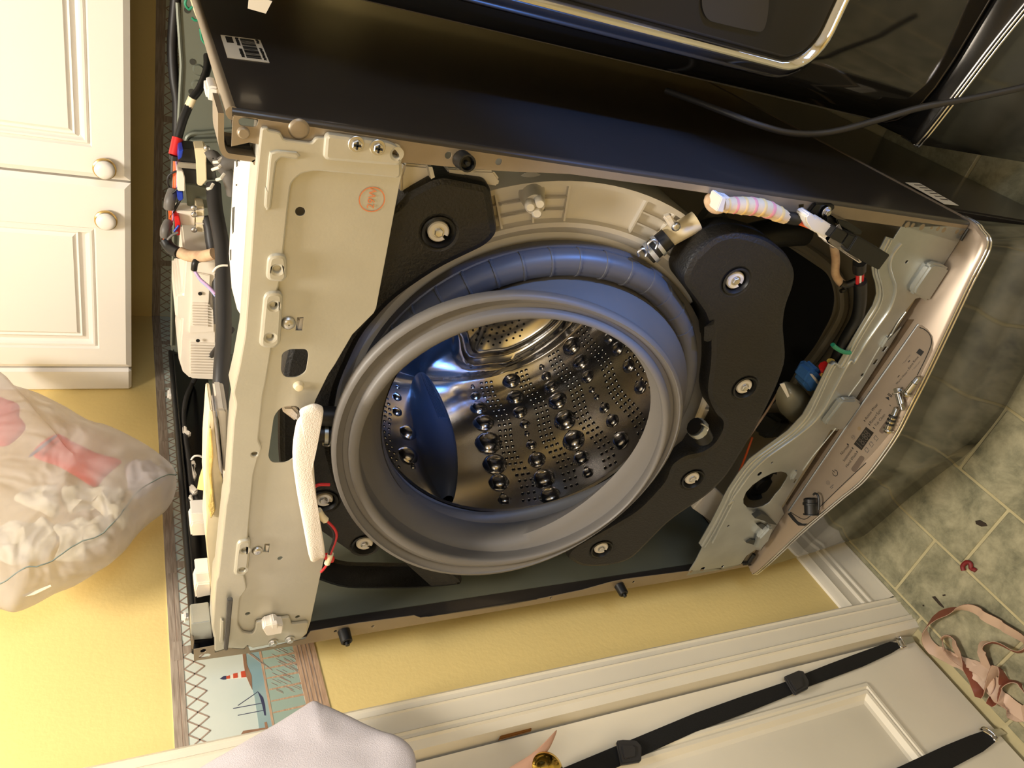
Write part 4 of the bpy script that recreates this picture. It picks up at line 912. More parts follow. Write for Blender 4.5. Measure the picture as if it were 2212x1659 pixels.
bx('board_box', n6((700,130),(810,128),(840,160),(850,900),(790,1040),(780,700),(740,300)), M_plas, wm, 0.045, 0.05, 0.002)
for ps, pt in ((n6((400,1382),(585,1368),(590,1480),(410,1492)), n6((410,1492),(590,1480),(588,1645),(400,1655),(385,1540))), (n7((455,492),(622,475),(640,605),(468,620)), n7((468,620),(645,605),(652,755),(455,795),(440,700)))):
    yb = 0.115 if pt[0][0] < 420 else 0.06; b_ = bx('white_box', pt, M_plas, wm, yb, 0.03, 0.002); obj('box_top', pxprism(ps, yb+0.003, 0.025), M_white, b_, bev=0.001)
obj('panel_window', MB().prism(on(PX(0.0042), n7((445,350),(535,348),(540,470),(450,470))), (0.0006,0,0)), M_hole, wm, sm=0)
# white rubber caps on the rim of the left panel
for p in ([(362,838),(371,835),(374,853),(361,853)], n7((285,935),(365,922),(375,990),(365,1025),(290,1020))): obj('edge_cap', MB().prism(on(PX(-0.0005), p), (-0.012,0,0)), M_white, wm, bev=0.003)
# felt wire sleeve hooked through the slot with its wires
fs = cC((1285,312),(1380,268),(1440,275),(1468,300),(1450,345),(1405,400),(1382,520),(1390,760),(1412,1000),(1450,1250),(1483,1470),(1440,1495),(1368,1515),(1320,1300),(1255,950),(1225,720),(1230,560),(1255,420),(1285,370))
slv = inflate('wire_sleeve', catm(on(PY(-0.016), fs), 3, True), YN, 0.007, 0.006, M_felt, wm, amp=0.0006, fr_=40, rings=8, pw=0.25); slv['label'] = 'white felt sleeve over wires'
bx('sleeve_end', cC((1135,290),(1230,290),(1285,345),(1275,400),(1255,420),(1190,370),(1150,340)), M_felt, slv, 0.004, 0.012, 0.003)
wz('wire', [(678,1053),(690,1047),(712,1047)], -0.01, 0.0018, M_redw, slv)
wz('wire', n10((280,1150),(350,1220),(378,1280),(370,1340),(340,1420),(320,1470)), -0.015, 0.0018, M_redw, slv); wz('wire', n10((275,1165),(330,1220),(355,1280),(352,1350),(325,1420),(310,1470)), -0.015, 0.0016, M_black, slv)
wz('wire_tape', n10((205,1060),(235,1110),(275,1150)), -0.014, 0.0045, M_cream, slv); wz('wire_tape', n10((325,1465),(310,1510),(290,1560)), -0.014, 0.0038, M_cream, slv)
wz('wire_tape', n10((262,1500),(290,1490),(330,1508),(325,1530)), -0.012, 0.004, M_red, slv); wz('wire', n10((290,1570),(260,1610),(232,1640)), -0.01, 0.0016, M_redw, slv)
# pipes beside the gasket at the top of the tub
tp = PT(0.0)
wire_t = lambda name, pl, d, r, m, par, **k: obj(name, MB().tube(catm(on(PT(d), pl), 5), r, k.pop('seg', 12)), m, par, sm=60, **k)
wire_t('inlet_pipe', n10((205,165),(300,170),(450,180)), 0.0, 0.0115, M_hose, wm); e1_ = wire_t('inlet_pipe', n10((175,335),(280,335),(380,345)), 0.002, 0.0105, M_hose, wm)
wire_t('pipe_clamp', n10((265,335),(300,335)), 0.002, 0.0122, M_zincd, e1_); wire_t('pipe_clamp', n10((320,340),(365,343)), 0.002, 0.0122, M_zincd, e1_)
wire_t('clamp_loop', n10((258,425),(262,408),(318,412),(312,446),(262,442),(256,425)), 0.006, 0.0014, M_screw, e1_, seg=6)
# spray nozzle at the right of the tub
nz = wire_t('spray_pipe', cF((385,468),(300,520),(190,580),(120,625)), -0.06, 0.0125, M_cream, tubo)
obj('pipe_lug', MB().prism(on(PT(-0.045), cF((130,450),(190,420),(215,470),(255,490),(240,540),(195,545))), -TN*0.01), M_plas, nz, bev=0.002); inst('pan_screw', ME_pan, tubo, PT(-0.044)(*cF((222,515))[0]), qn(TN), 0.0055)
rb = wire_t('rubber_nozzle', cF((160,600),(100,650),(40,700),(-10,745)), -0.05, 0.0125, M_black, tubo)
for a, b in (((95,655),(70,675)),((40,705),(10,730))): wire_t('pipe_clamp', cF(a, b), -0.05, 0.0142, M_zincd, rb)
for q in (((5,690),(0,650),(40,620),(75,640),(60,690)),((-72,750),(-78,715),(-40,690),(-10,715),(-20,750))): wire_t('clamp_loop', cF(*q), -0.036, 0.0016, M_screw, rb, seg=6)
ln = wire_t('drain_elbow', cG((150,665),(185,690),(215,745)), -0.01, 0.0125, M_black, wm); wire_t('pipe_clamp', cG((160,670),(185,690)), -0.01, 0.0142, M_zincd, ln); wire_t('clamp_loop', cG((195,650),(215,660),(240,680),(225,695),(200,685)), 0.0, 0.0014, M_screw, ln, seg=6)
# lower right electrics: door lock, plugs and cables
FL = PY(-0.012)
wire('taped_cable', [(1548,424,.02),(1534,430,.0),(1537,443,-.004),(1550,450,-.008),(1570,442,-.01)], 0.0065, M_tape, wm, seg=10)
pc_ = catm([P(x, y, 'Y', Y) for x, y, Y in ((1560,443,-.01),(1600,444,-.012),(1650,450,-.012),(1696,470,-.012))], 8)
tc_ = obj('taped_cable', MB().tube(pc_, [0.0075+0.0025*sin(pi*k/(len(pc_)-1)) for k in range(len(pc_))], 12), M_tapec, wm, sm=60)
for k in range(2, len(pc_)-2, 3):
    rr_ = 0.0081+0.0025*sin(pi*k/(len(pc_)-1)); obj('tape_wrap', MB().tube([pc_[k], pc_[k].lerp(pc_[k+1], 0.5), pc_[k+1]], [rr_-0.0005, rr_, rr_-0.0005], 12), M_tapep if k % 2 else M_tapey, tc_, sm=60)
bx('cable_clip', cF((590,280),(625,285),(600,405),(545,395)), M_plas, wm, -0.022, 0.02, 0.001); bx('cable_clip', cF((600,270),(660,285),(650,310),(610,300)), M_plas, wm, -0.012, 0.012, 0.001)
wire('cable_sleeve', [(1692,468,-.012),(1722,474,-.012)], 0.0075, M_black, wm)
for k, m in enumerate((M_orange, M_blue, M_redw, M_orange)): wire('wire', [(1718,468+k*4,-.014),(1738,472+k*5,-.014),(1765,486+k*4,-.016)], 0.002, m, wm)
dl = empty('door_lock', FL(1810,520), parent=wm)
bx('plug', n8((445,215),(480,185),(505,185),(540,225),(560,220),(600,255),(625,250),(735,320),(645,420),(500,345),(450,270)), M_white, dl, -0.028, 0.018, 0.0015)
bx('plug', n8((735,320),(640,415),(660,455),(850,530),(990,650),(960,660),(870,600),(840,560),(700,500),(650,450)), M_plas, dl, -0.024, 0.016, 0.001)
bx('lock_body', n8((740,318),(850,375),(785,472),(668,408)), M_black, dl, -0.036, 0.026, 0.001); bx('lock_body', n8((855,378),(935,400),(850,530),(790,474)), M_black, dl, -0.036, 0.026, 0.001)
bx('lock_body', n8((940,402),(1252,580),(1145,725),(870,575),(850,545)), M_black, dl, -0.038, 0.03, 0.001)
bx('lock_bracket', n8((545,90),(720,100),(725,135),(660,190),(640,220),(560,220),(480,170)), M_blackg, dl, -0.006, 0.006, 0.001); bx('lock_bracket', n8((735,230),(850,260),(990,355),(970,390),(900,370),(760,290)), M_blackg, dl, -0.02, 0.015, 0.001)
bx('lock_bracket', n8((640,215),(740,225),(730,310),(640,265)), M_black, dl, -0.014, 0.01, 0.001)
inst('hex_screw', ME_hex, dl, PY(-0.008)(*n8((640,165))[0]), qn(YN), 0.0065)
wire('cable_sleeve', [(1857,566,-.004),(1856,585,0)], 0.0085, M_black, wm); 
for k, m in enumerate((M_redw, M_white, M_redw)): wire('wire', [(1853+k*5,582,-.002),(1852+k*5,612,0)], 0.0024, m, wm)
wire('cable_sleeve', [(1858,608,0),(1858,650,.005),(1850,690,.01),(1825,735,.012),(1800,790,.015)], 0.0085, M_black, wm, seg=12)
wire('taped_cable', [(1801,530,.02),(1805,560,.02),(1804,590,.02),(1812,605,.02),(1820,613,.015)], 0.0055, M_tape, wm); wire('cable_sleeve', [(1818,612,.014),(1830,615,.01),(1852,606,.004)], 0.005, M_black, wm); wire('cable_sleeve', [(1820,614,.014),(1826,624,.012),(1816,629,.012)], 0.003, M_black, wm)
wire('rubber_strut', [(1520,460,.10),(1545,480,.09),(1556,492,.08)], 0.016, M_hoseg, wm, seg=14); wire('rubber_strut', [(1600,520,.1),(1660,505,.1),(1735,500,.1)], 0.02, M_black, wm, seg=14)
# loose plug bundle and plastic pouch behind the lower bar
pch = catm(on(PY(0.06), n9((530,560),(580,420),(650,390),(780,440),(850,510),(880,600),(730,780),(600,720))), 4, True)
cpt = sum(pch, V())/len(pch)
mb = MB(); mb.loft([[cpt+(p-cpt)*s+YN*h for p in pch] for s, h in ((1,0),(0.97,0.012),(0.85,0.022),(0.6,0.028),(0.25,0.03))], True, True, True)
obj('plastic_pouch', mb, mat('clear plastic bag', (176,168,140), .25, **{'Transmission Weight': 0.35}), wm, sm=60)
bx('pouch_label', n9((575,415),(620,405),(670,535),(650,548)), M_white, wm, 0.025, 0.001, 0)
pb = obj('wrapped_plug', pxprism(n9((815,420),(900,280),(960,260),(1040,340),(1000,430),(930,515),(870,500)), 0.02, 0.03), M_pale, wm, bev=0.006)
bx('wrap_tie', n9((880,320),(905,320),(985,410),(960,425)), M_plas, pb, 0.017, 0.004, 0.001)
wire('wire_bundle', [(1780,790,.01),(1785,805,.01),(1778,815,.01)], 0.008, M_red, wm); wire('wire_bundle', [(1795,780,.01),(1790,800,.01),(1780,812,.005)], 0.006, mat('yellow wire', (225,190,90), .5), wm)
for m, pl in ((M_tape, [(1690,832),(1655,890),(1610,955)]),(M_orange, [(1625,945),(1605,1000),(1592,1030)])): wz('wire', pl, 0.08, 0.002, m, wm)
obj('pump_cover', MB().prism(on(PZ(ZB+0.03), n9((430,760),(560,680),(720,780),(560,960),(440,900))), (0,0,0.03)), M_dark, wm, bev=0.006)
pf_ = obj('drain_pump', MB().lathe([(0.0,0.0),(0.03,0.0),(0.034,0.004),(0.034,0.01),(0.03,0.012),(0.027,0.006),(0.018,0.006),(0.016,0.012),(0.006,0.014),(0,0.014)], PY(0.05)(*n9((380,1390))[0]), YN, 26), M_black, wm)
bx('hose_bracket', [(1497,1100),(1540,1050),(1575,1085),(1540,1130),(1505,1105)], M_plas, wm, 0.05, 0.02, 0.002)

# stickers on the cabinet
ws = P(530,105,'X',W)
def sticker(name, pts, ax, val, off, parent, lbl):
    f = lambda x, y: P(x, y, ax, val); q = on(f, pts); nn = V((1,0,0)) if ax == 'X' else V((0,-1,0)) if ax == 'Y' else V((0,0,1))
    o = obj(name, MB().prism([p+nn*off for p in q], nn*0.0004), M_paper, parent, sm=0, label=lbl)
    return o, q, nn
sq_, q, nn = sticker('barcode_sticker', cA((650,282),(965,322),(1040,503),(705,462)), 'X', W, 0.0002, sr, 'white barcode sticker')
mb = MB(); uu = q[1]-q[0]; vv = q[3]-q[0]; at = lambda a, b: q[0]+uu*a+vv*b+nn*0.0007
random.seed(5)
def rect(a0,a1,b0,b1): mb.prism([at(a0,b0),at(a1,b0),at(a1,b1),at(a0,b1)], nn*0.0002)
b = 0.06
while b < 0.93:
    w_ = random.choice((0.008,0.014,0.022)); rect(0.46,0.82,b,b+w_); b += w_+random.choice((0.01,0.016,0.024))
b = 0.05
while b < 0.33:
    w_ = random.choice((0.01,0.018)); rect(0.10,0.27,b,b+w_); b += w_+0.014
for a0, a1, rg in ((0.33,0.43,((0.05,0.40),(0.56,0.93))),(0.86,0.95,((0.02,0.2),(0.42,0.95)))):
    for b0, b1 in rg:
        b = b0
        while b < b1: rect(a0+random.uniform(0,0.02),a1-random.uniform(0,0.02),b,b+0.022); b += 0.034
obj('barcode_print', mb, M_ink, sq_, sm=0, dbl=False)
# ================================================================== PEDESTALS
plan = [(p.x, p.y) for p in on(PZ(ZB-0.003), [(2130,530),(2085,623),(2006,790),(1962,878),(1924,950),(1862,1033),(1814,1074),(1759,1120),(1725,1150),(1681,1192)])]
plan = [(W+0.001, 0.02),(W+0.001, 0.0),(W-0.003,-0.012)]+plan+[(-0.002,-0.012),(-0.005,-0.002),(-0.004,0.02)]
def pedestal(dx, dy, label, mb_, mt_):
    pl = [V((x+dx, y+dy, 0)) for x, y in plan]; bk = [V((dx-0.001,D-0.01+dy,0)), V((W+dx+0.001,D-0.01+dy,0))]
    out = catm(pl, 4)+bk; out = out
    pe = empty('pedestal', (W/2+dx, D/2+dy, 0), label, 'pedestal', 'pedestals under the machines')
    cx = W/2+dx
    at_ = lambda z, s=1.0, i=0.0: [V((cx+(p.x-cx)*s, p.y+i, z)) for p in out]
    mb = MB(); mb.box((cx, D/2+dy+0.02, ZB/2), (W-0.004, D-0.07, ZB-0.03)); obj('pedestal_body', mb, M_graph, pe, bev=0.003)
    k_ = len(out)-2; cut = lambda z, s=1.0, i=0.0: [p for p in at_(z, s, i)[3:k_-3]]
    mb = MB(); mb.loft([cut(0.012,0.985,0.046), cut(0.02,0.99,0.042), cut(ZB*0.5,0.994,0.024), cut(ZB-0.018,0.997,0.006), cut(ZB-0.012,1,0.001)], False)
    q_ = [cut(z, 0.97, 0.065) for z in (0.012, ZB-0.012)]; mb.loft(q_[::-1], False)
    obj('drawer_front', mb, mb_, pe, sm=40, dbl=False)
    mb = MB(); mb.loft([at_(ZB-0.011,0.999,0.0), at_(ZB-0.004,1,0), at_(ZB-0.0012,0.995,0.004)], True, True, True); obj('top_cover', mb, mt_, pe, sm=40, dbl=False)
    fr = catm(pl, 6)
    mb = MB(); mb.tube([p+V((0,-0.001,ZB-0.0045)) for p in fr], 0.0016, 8); obj('chrome_line', mb, M_chrome, pe, sm=60)
    mb = MB(); mb.tube([p+V((0,-0.002,ZB-0.0105)) for p in fr], 0.0016, 8); obj('chrome_line', mb, M_chrome, pe, sm=60)
    for x in (0.06, W-0.06):
        for y in (0.06, D-0.08): obj('foot', MB().lathe([(0.0,0.0),(0.02,0.0),(0.022,0.006),(0.014,0.008),(0.014,0.016),(0,0.016)], (x+dx,y+dy,0), ZP, 16), M_black, pe)
    return pe
ped = pedestal(0, 0, 'graphite pedestal washer under the opened machine, with control panel and loose bolts on top', M_ped, M_panel)
ped2 = pedestal(0.748, 0.152, 'pedestal drawer under the dryer at right, coloured darker for shade, plain with a bright top line', M_ped_shade, M_ped_shade)
ZC = ZB-0.0012; fc = PZ(ZC+0.0006)
cpl = n1((1680,30),(1760,20),(1880,112),(1972,240),(1996,390),(1975,530),(1720,1050))+n2((1660,720),(1420,1010),(1200,1240),(900,1600))+n3((1480,380),(1270,580),(1140,800),(1000,905),(920,905),(850,870),(745,735))
cpn = plate('control_panel', on(fc, cpl), [], ZP, 0.0006, M_panel, ped, bev=0.0002)
mb = MB(); fcl = PZ(ZC+0.0008); mb.tube([fcl(*p) for p in catm([V((a,b,0)) for a,b in n1((1720,70),(1800,100),(1900,180),(1950,290),(1945,420),(1840,680),(1670,1020))], 3) for p in [(p.x,p.y)]], 0.0006, 6)
obj('panel_outline', mb, M_ink, cpn, sm=60)
mb = MB(); mb.tube([fcl(p.x,p.y) for p in catm([V((a,b,0)) for a,b in n3((1870,0),(1560,290),(1210,630),(1040,790),(960,840),(880,820),(745,735))], 3)], 0.0006, 6); obj('panel_outline', mb, M_ink, cpn, sm=60)
mb = MB(); mb.tube([V((p.x,p.y,ZC-0.0012)) for p in (fcl(1983,700), fcl(1845,895), fcl(1703,1104))], 0.0022, 8); obj('seal_strip', mb, mat('pale metal strip', (165,172,180), .3, .8), ped)
obj('corner_joint', MB().prism(on(PZ(ZC+0.0003), n3((700,760),(745,735),(850,870),(920,905),(1000,905),(960,940),(860,935),(780,860))), (0,0,0.0002)), M_hole, ped)
gap = on(PZ(ZC+0.0002), [(1975,690),(1700,1092),(1694,1080),(1800,920),(1960,690)]); obj('dirty_gap', MB().prism(gap, (0,0,0.0003)), mat('dusty brown gap', (84,66,44), .8, var=.3, vscale=60), ped)
FI = PZ(ZC+0.0008)
def ftext(s, a, b, m=M_inkg, nm='panel_print', vs=1.0):
    A, B = FI(*a), FI(*b); d = B-A; me = text_mesh(s, 1.0, V(), XP, ZP, 0.0)
    xs = [v.co.x for v in me.vertices]; w = max(xs)-min(xs); sc = d.length/w; an = math.atan2(d.y, d.x)
    me.transform(Matrix.Translation(A) @ Matrix.Rotation(an,4,'Z') @ Matrix.Diagonal((sc,sc*vs,1,1)) @ Matrix.Translation((-min(xs),0,0)))
    return link(nm, me, m, cpn, sm=0)
g = lambda c, p: c(p)[0]
ftext('Active Wear', g(n2,(1190,422)), g(n2,(1432,112)), M_ink); ftext('Rinse+Spin', g(n2,(1290,500)), g(n2,(1502,218)), M_ink); ftext('Tub Clean', g(n2,(1385,558)), g(n2,(1575,320)), M_ink)
ftext('Normal', g(n2,(708,1118)), g(n2,(852,945)), M_ink); ftext('Intimates', g(n2,(762,1250)), g(n2,(915,1022)), M_ink); ftext('Hand Wash', g(n2,(812,1368)), g(n2,(1008,1095)), M_ink)
ftext('Warm Water', g(n1,(1255,1198)), g(n1,(1470,945)), M_ink); ftext('Extra Rinse', g(n1,(1500,890)), g(n1,(1688,645)), M_ink); ftext('* Pedal Clean', g(n1,(1385,800)), g(n1,(1530,608))); ftext('* Child Lock', g(n1,(1580,920)), g(n1,(1725,742)))
def fpoly(polys, m, nm='panel_print', lift=0.0008, par=cpn):
    mb = MB(); f = PZ(ZC+lift)
    for pl in polys: mb.prism(on(f, pl), (0,0,0.0002))
    return obj(nm, mb, m, par, sm=0, dbl=False)
fpoly([n2((1155,440),(1168,432),(1195,462),(1182,472)),n2((820,910),(835,903),(868,932),(852,940)),n2((918,985),(932,975),(958,1008),(942,1018)),n2((1008,1060),(1022,1050),(1045,1080),(1030,1088)),n2((1248,510),(1262,505),(1292,540),(1278,546)),n2((1338,585),(1352,578),(1388,610),(1372,618)),
  n1((1490,755),(1500,765),(1530,728),(1520,718)),n1((1278,1055),(1288,1062),(1322,1022),(1312,1014)),n1((1476,930),(1480,933),(1496,912),(1492,909)),n1((1035,1463),(1105,1450),(1115,1522)),n1((1072,1400),(1085,1393),(1165,1452),(1155,1463)),n1((1092,1380),(1104,1374),(1180,1434),(1168,1443)),n1((1715,487),(1808,552),(1745,637),(1650,570)),n1((1118,1610),(1130,1605),(1146,1630),(1135,1637))], M_ink)
dsp = fpoly([n2((1205,572),(1360,690),(1115,1040),(962,915))], mat('display glass', (30,26,22), .15), 'display')
ftext('18:88', g(n2,(1075,945)), g(n2,(1260,680)), mat('dim display digits', (62,54,44), .5), 'display_digits', 1.35).location.z += 0.0004
for pl in (n2((1100,1130),(1185,1190),(985,1490),(895,1420)), n2((1680,340),(1775,405),(1530,722),(1450,655))):
    link('button', platemesh(rnd(on(PZ(ZC+0.0010), pl), 0.004), [], ZP, 0.0004, 0.0001), mat('brown button', (92,78,66), .4), cpn)
def fring(c, r, w, m, a0=0, a1=2*pi):
    p = FI(*c); mb = MB(); n = 24; mb.loft([[p+V((rr*cos(a0+(a1-a0)*k/n), rr*sin(a0+(a1-a0)*k/n), 0.0001)) for k in range(n+1)] for rr in (r-w, r)], False); return obj('panel_icon', mb, m, cpn, sm=0)
pwc = g(n2,(592,1492)); fring(pwc, 0.0052, 0.001, M_ink, pi/2+0.55, pi/2-0.55+2*pi)
p = FI(*pwc); obj('panel_icon', MB().box(p+V((0,0.004,0.0001)), (0.001,0.005,0.0002)), M_ink, cpn, sm=0)
fring(g(n2,(1070,605)), 0.0032, 0.0031, mat('tan dot', (138,116,84), .5)); fring(g(n2,(950,778)), 0.0034, 0.0005, M_inkg); ftext('M', g(n2,(938,795)), g(n2,(962,762)))
fring(g(n3,(1305,297)), 0.0036, 0.0005, M_inkg); fring(g(n3,(1305,297)), 0.0018, 0.0005, M_inkg)
ic = []
for c in ((1395,795),(1303,915),(1212,1030)):
    x, y = c; ic += [n2((x-42,y-5),(x-34,y-12),(x+2,y+40),(x-6,y+46)), n2((x-42,y-5),(x-8,y-52),(x,y-46),(x-34,y+2)), n2((x-8,y-52),(x+2,y-58),(x+40,y-10),(x+32,y-4)), n2((x+5,y+62),(x+48,y+2),(x+58,y+10),(x+15,y+70))]
ic += [n3((1330,365),(1380,320),(1390,330),(1340,375)), n3((1350,380),(1378,355),(1385,362),(1357,388))]
fpoly(ic, M_inkg, 'panel_icon')

# loose screws left on the control panel
def bolt(name, head, wash, tip, label, dark=False, r=0.0048):
    f = PZ(ZC+0.0085); a, b, c = f(*head), f(*wash), f(*tip); ax = (c-a).normalized()
    rt = empty(name, V((b.x,b.y,ZC)), label, 'bolt', 'loose bolts on the control panel')
    L = (c-b).length; q = qn(ax)
    obj('hex_head', MB().loft([[a+ax*h+q @ V((rr*cos(pi/3*k), rr*sin(pi/3*k), 0)) for k in range(6)] for rr, h in ((0.0045,0),(0.0056,0.001),(0.0056,(b-a).length))], True, True, True), M_bolt, rt)
    obj('flange_washer', MB().lathe([(0,-0.0008),(0.0082,-0.0006),(0.0084,0.0006),(0.0078,0.0014),(0,0.0016)], b, ax, 22), M_bolt, rt)
    mb = MB(); prf = [(r,0),(r,L*0.62)]
    n = 7
    for k in range(n): prf += [(r*0.72,L*(0.62+0.34*k/n)),(r*0.86,L*(0.62+0.34*(k+0.5)/n))]
    prf += [(r*0.6,L*0.97),(0.0005,L)]
    mb.lathe(prf, b, ax, 16); obj('shaft', mb, M_bolt, rt, sm=50)
    if dark:
        for t in (0.25,0.42,0.58): obj('rubber_ring', MB().lathe([(r,-0.0018),(r+0.0016,-0.001),(r+0.0016,0.001),(r,0.0018)], b+ax*(L*t), ax, 16), M_black, rt)
    return rt
bolt('bolt', g(n1,(1425,1425)), g(n1,(1465,1365)), g(n1,(1712,1050)), 'bright hex bolt lying nearest the right end, beside the words Extra Rinse, tip pointing right')
bolt('bolt', g(n1,(1265,1275)), g(n1,(1290,1372)), g(n2,(1938,255)), 'bright hex bolt in the middle of the three, pointing down-left to the panel edge')
bolt('bolt', g(n2,(1620,690)), g(n2,(1635,630)), g(n2,(1832,175)), 'hex bolt with black rubber rings lying over the button by Tub Clean', True)
f = PZ(ZC+0.011); a, b = f(*g(n3,(1052,775))), f(*g(n3,(1040,525))); ax = (b-a).normalized(); L = (b-a).length
pg = empty('plastic_plug', V((a.x,a.y,ZC)), 'black plastic hose plug lying on the left end of the control panel', 'plug')
obj('plug_barrel', MB().lathe([(0,0),(0.0125,0),(0.0125,L*0.06),(0.0105,L*0.08),(0.0105,L*0.58),(0.0125,L*0.6),(0.0125,L*0.72),(0.0108,L*0.75),(0.0108,L*0.95),(0.0085,L),(0.0085,L*0.9),(0,L*0.88)], a, ax, 20), M_black, pg)
mb = MB(); mb.tube(catm(on(PZ(ZC+0.012), n3((1165,700),(1170,560),(1150,480),(1110,455),(1085,475))), 5), 0.0018, 8); obj('plug_clip', mb, M_black, pg)

# ================================================================== DRYER
dx0 = 0.748
dr = empty('dryer', (dx0+W/2, 0.5, ZB), 'dark glossy front-load dryer with chrome-framed door at the right', 'dryer')
dl_ = [(0,0.24),(0.001,0.215),(0.006,0.196),(0.015,0.180),(0.028,0.167),(0.046,0.157),(0.07,0.150),(0.11,0.145),(0.2,0.141)]
dpl = dl_+[(0.343,0.138)]+[(W-a,b) for a,b in dl_[::-1]]
fr = [V((dx0+a,b,0)) for a,b in dpl]
mb = MB(); mb.loft([[p+V((0,0.012,ZB+0.004)) for p in fr],[p+V((0,0.0,ZB+0.012)) for p in fr],[p+V((0,0,ZB+0.96)) for p in fr]], False); 
mb.loft([[p+V((0,0.012,ZB+0.004)) for p in fr],[p+V((0,0.03,ZB+0.004)) for p in fr]], False)
obj('front_panel', mb, M_dry, dr, sm=50)
obj('cabinet', MB().box((dx0+W/2,0.52,ZB+0.004+0.49), (W-0.004,0.63,0.97)), M_graph, dr, bev=0.004)
mb = MB(); mb.tube([p+V((0,0.004,ZB+0.006)) for p in fr], 0.002, 8); obj('bottom_edge', mb, M_graph, dr, sm=60)
fd = PY(0.133)
c1, c2 = fd(1400,76), fd(1822,0)
dxx, dzz = c1.x, c2.z
def rr_path(x0, z0, w, h, r, y, n=8):
    out = []
    for cx, cz, s in ((x0+w-r,z0+r,-pi/2),(x0+w-r,z0+h-r,0),(x0+r,z0+h-r,pi/2),(x0+r,z0+r,pi)):
        for k in range(n+1):
            a = s+pi/2*k/n; out.append(V((cx+r*cos(a), y, cz+r*sin(a))))
    return out
ring = lambda off, y: rr_path(dxx-off, dzz-off, 0.48+2*off, 0.56+2*off, 0.055+off, y)
dd = empty('door', (dxx+0.24, 0.13, dzz), parent=dr)
mb = MB(); mb.loft([ring(0.013,0.147), ring(0.0128,0.140), ring(0.0105,0.135), ring(0.0085,0.1345), ring(0.0065,0.1325), ring(0.000,0.1235), ring(-0.003,0.1215), ring(-0.0055,0.1225), ring(-0.011,0.130), ring(-0.013,0.137)], True); obj('chrome_frame', mb, M_chrome, dd, sm=60)
mb = MB(); mb.loft([ring(-0.0125,0.135), ring(-0.016,0.131), ring(-0.03,0.129), ring(-0.05,0.128)], True, False, True); obj('door_panel', mb, M_dryd, dd, sm=40)
lab = rnd(on(PY(0.1255), [(1517,-40),(1517,20),(1530,45),(1600,62),(1650,72),(1660,30),(1662,-40)]), 0.012)
link('door_badge', platemesh(lab, [], YN, 0.001, 0.0003), mat('dark grey badge', (56,52,46), .35, .2), dd)
o2, q2, nn2 = sticker('sticker', [(538,-12),(588,2),(574,29),(535,18)], 'Y', 0.150, 0.0004, dr, 'pale sticker')
# power cord hanging before the dryer
mb = MB(); mb.tube(catm([P(x, y, 'Y', Y) for x, y, Y in ((2290,165,.02),(2212,188,.03),(2100,212,.05),(1990,232,.07),(1900,258,.085),(1820,280,.095),(1760,289,.105),(1700,286,.115),(1640,270,.13),(1590,252,.15),(1520,225,.2),(1440,196,.27))], 6), 0.0042, 10)
pcord = tag(obj('power_cord', mb, M_hose, sm=60), 'thin black cord crossing in front of the dryer base', 'cord')
o3, q3, nn3 = sticker('sticker', cI((1512,1078),(1592,1080),(1825,1213),(1742,1205)), 'X', W+0.001, 0.0008, ped, 'pale sticker on the pedestal side')
mb = MB()
for k in range(6):
    a = q3[0].lerp(q3[3], 0.12+0.13*k); b = q3[1].lerp(q3[2], 0.12+0.13*k); mb.strip(a.lerp(b,.35)+nn3*0.0014, a.lerp(b,.9)+nn3*0.0014, 0.003, nn3, 0.0002)
obj('sticker_print', mb, M_inkg, o3, sm=0, dbl=False)

# ================================================================== SOFT AND SMALL THINGS
# hanging bag
def veil():
    m = bpy.data.materials.new('sheer grey fabric'); m.use_nodes = True; nt = m.node_tree; b = nt.nodes['Principled BSDF']; out = nt.nodes['Material Output']
    b.inputs['Base Color'].default_value = srgb(196,191,189); b.inputs['Roughness'].default_value = 0.8
    tc = nt.nodes.new('ShaderNodeTexCoord'); nz = nt.nodes.new('ShaderNodeTexNoise'); nz.inputs['Scale'].default_value = 9; nz.inputs['Detail'].default_value = 2; nz.inputs['Distortion'].default_value = 1.2
    nt.links.new(tc.outputs['Object'], nz.inputs[0]); bp = nt.nodes.new('ShaderNodeBump'); bp.inputs['Strength'].default_value = 0.9; bp.inputs['Distance'].default_value = 0.03; nt.links.new(nz.outputs[0], bp.inputs['Height']); nt.links.new(bp.outputs[0], b.inputs['Normal'])
    tr = nt.nodes.new('ShaderNodeBsdfTransparent'); tl = nt.nodes.new('ShaderNodeBsdfTranslucent'); tl.inputs[0].default_value = srgb(210,202,192)
    m1 = nt.nodes.new('ShaderNodeMixShader'); m1.inputs[0].default_value = 0.35; nt.links.new(b.outputs[0], m1.inputs[1]); nt.links.new(tl.outputs[0], m1.inputs[2])
    m2 = nt.nodes.new('ShaderNodeMixShader'); m2.inputs[0].default_value = 0.42; nt.links.new(m1.outputs[0], m2.inputs[1]); nt.links.new(tr.outputs[0], m2.inputs[2])
    nt.links.new(m2.outputs[0], out.inputs[0]); return m
M_veil = veil()
BX = 0.012; fbx = PX(BX)
bpts = catm(on(fbx, bg((-120,-60),(40,70),(130,100),(330,180),(560,300),(760,385),(950,470),(1080,540),(1180,610),(1240,668),(1264,720),(1262,790),(1225,870),(1150,950),(1000,1070),(900,1190),(800,1290),(700,1345),(520,1450),(380,1515),(240,1590),(100,1640),(0,1622),(-160,1560),(-260,1200),(-280,700),(-240,200))), 3, True)
bag = inflate('storage_bag', bpts, XP, 0.055, 0.045, M_veil, amp=0.008, fr_=13, rings=14, pw=0.42)
tag(bag, 'sheer grey fabric storage bag stuffed with clothes hanging by the yellow wall', 'bag')
cbag = sum(bpts, V())/len(bpts)
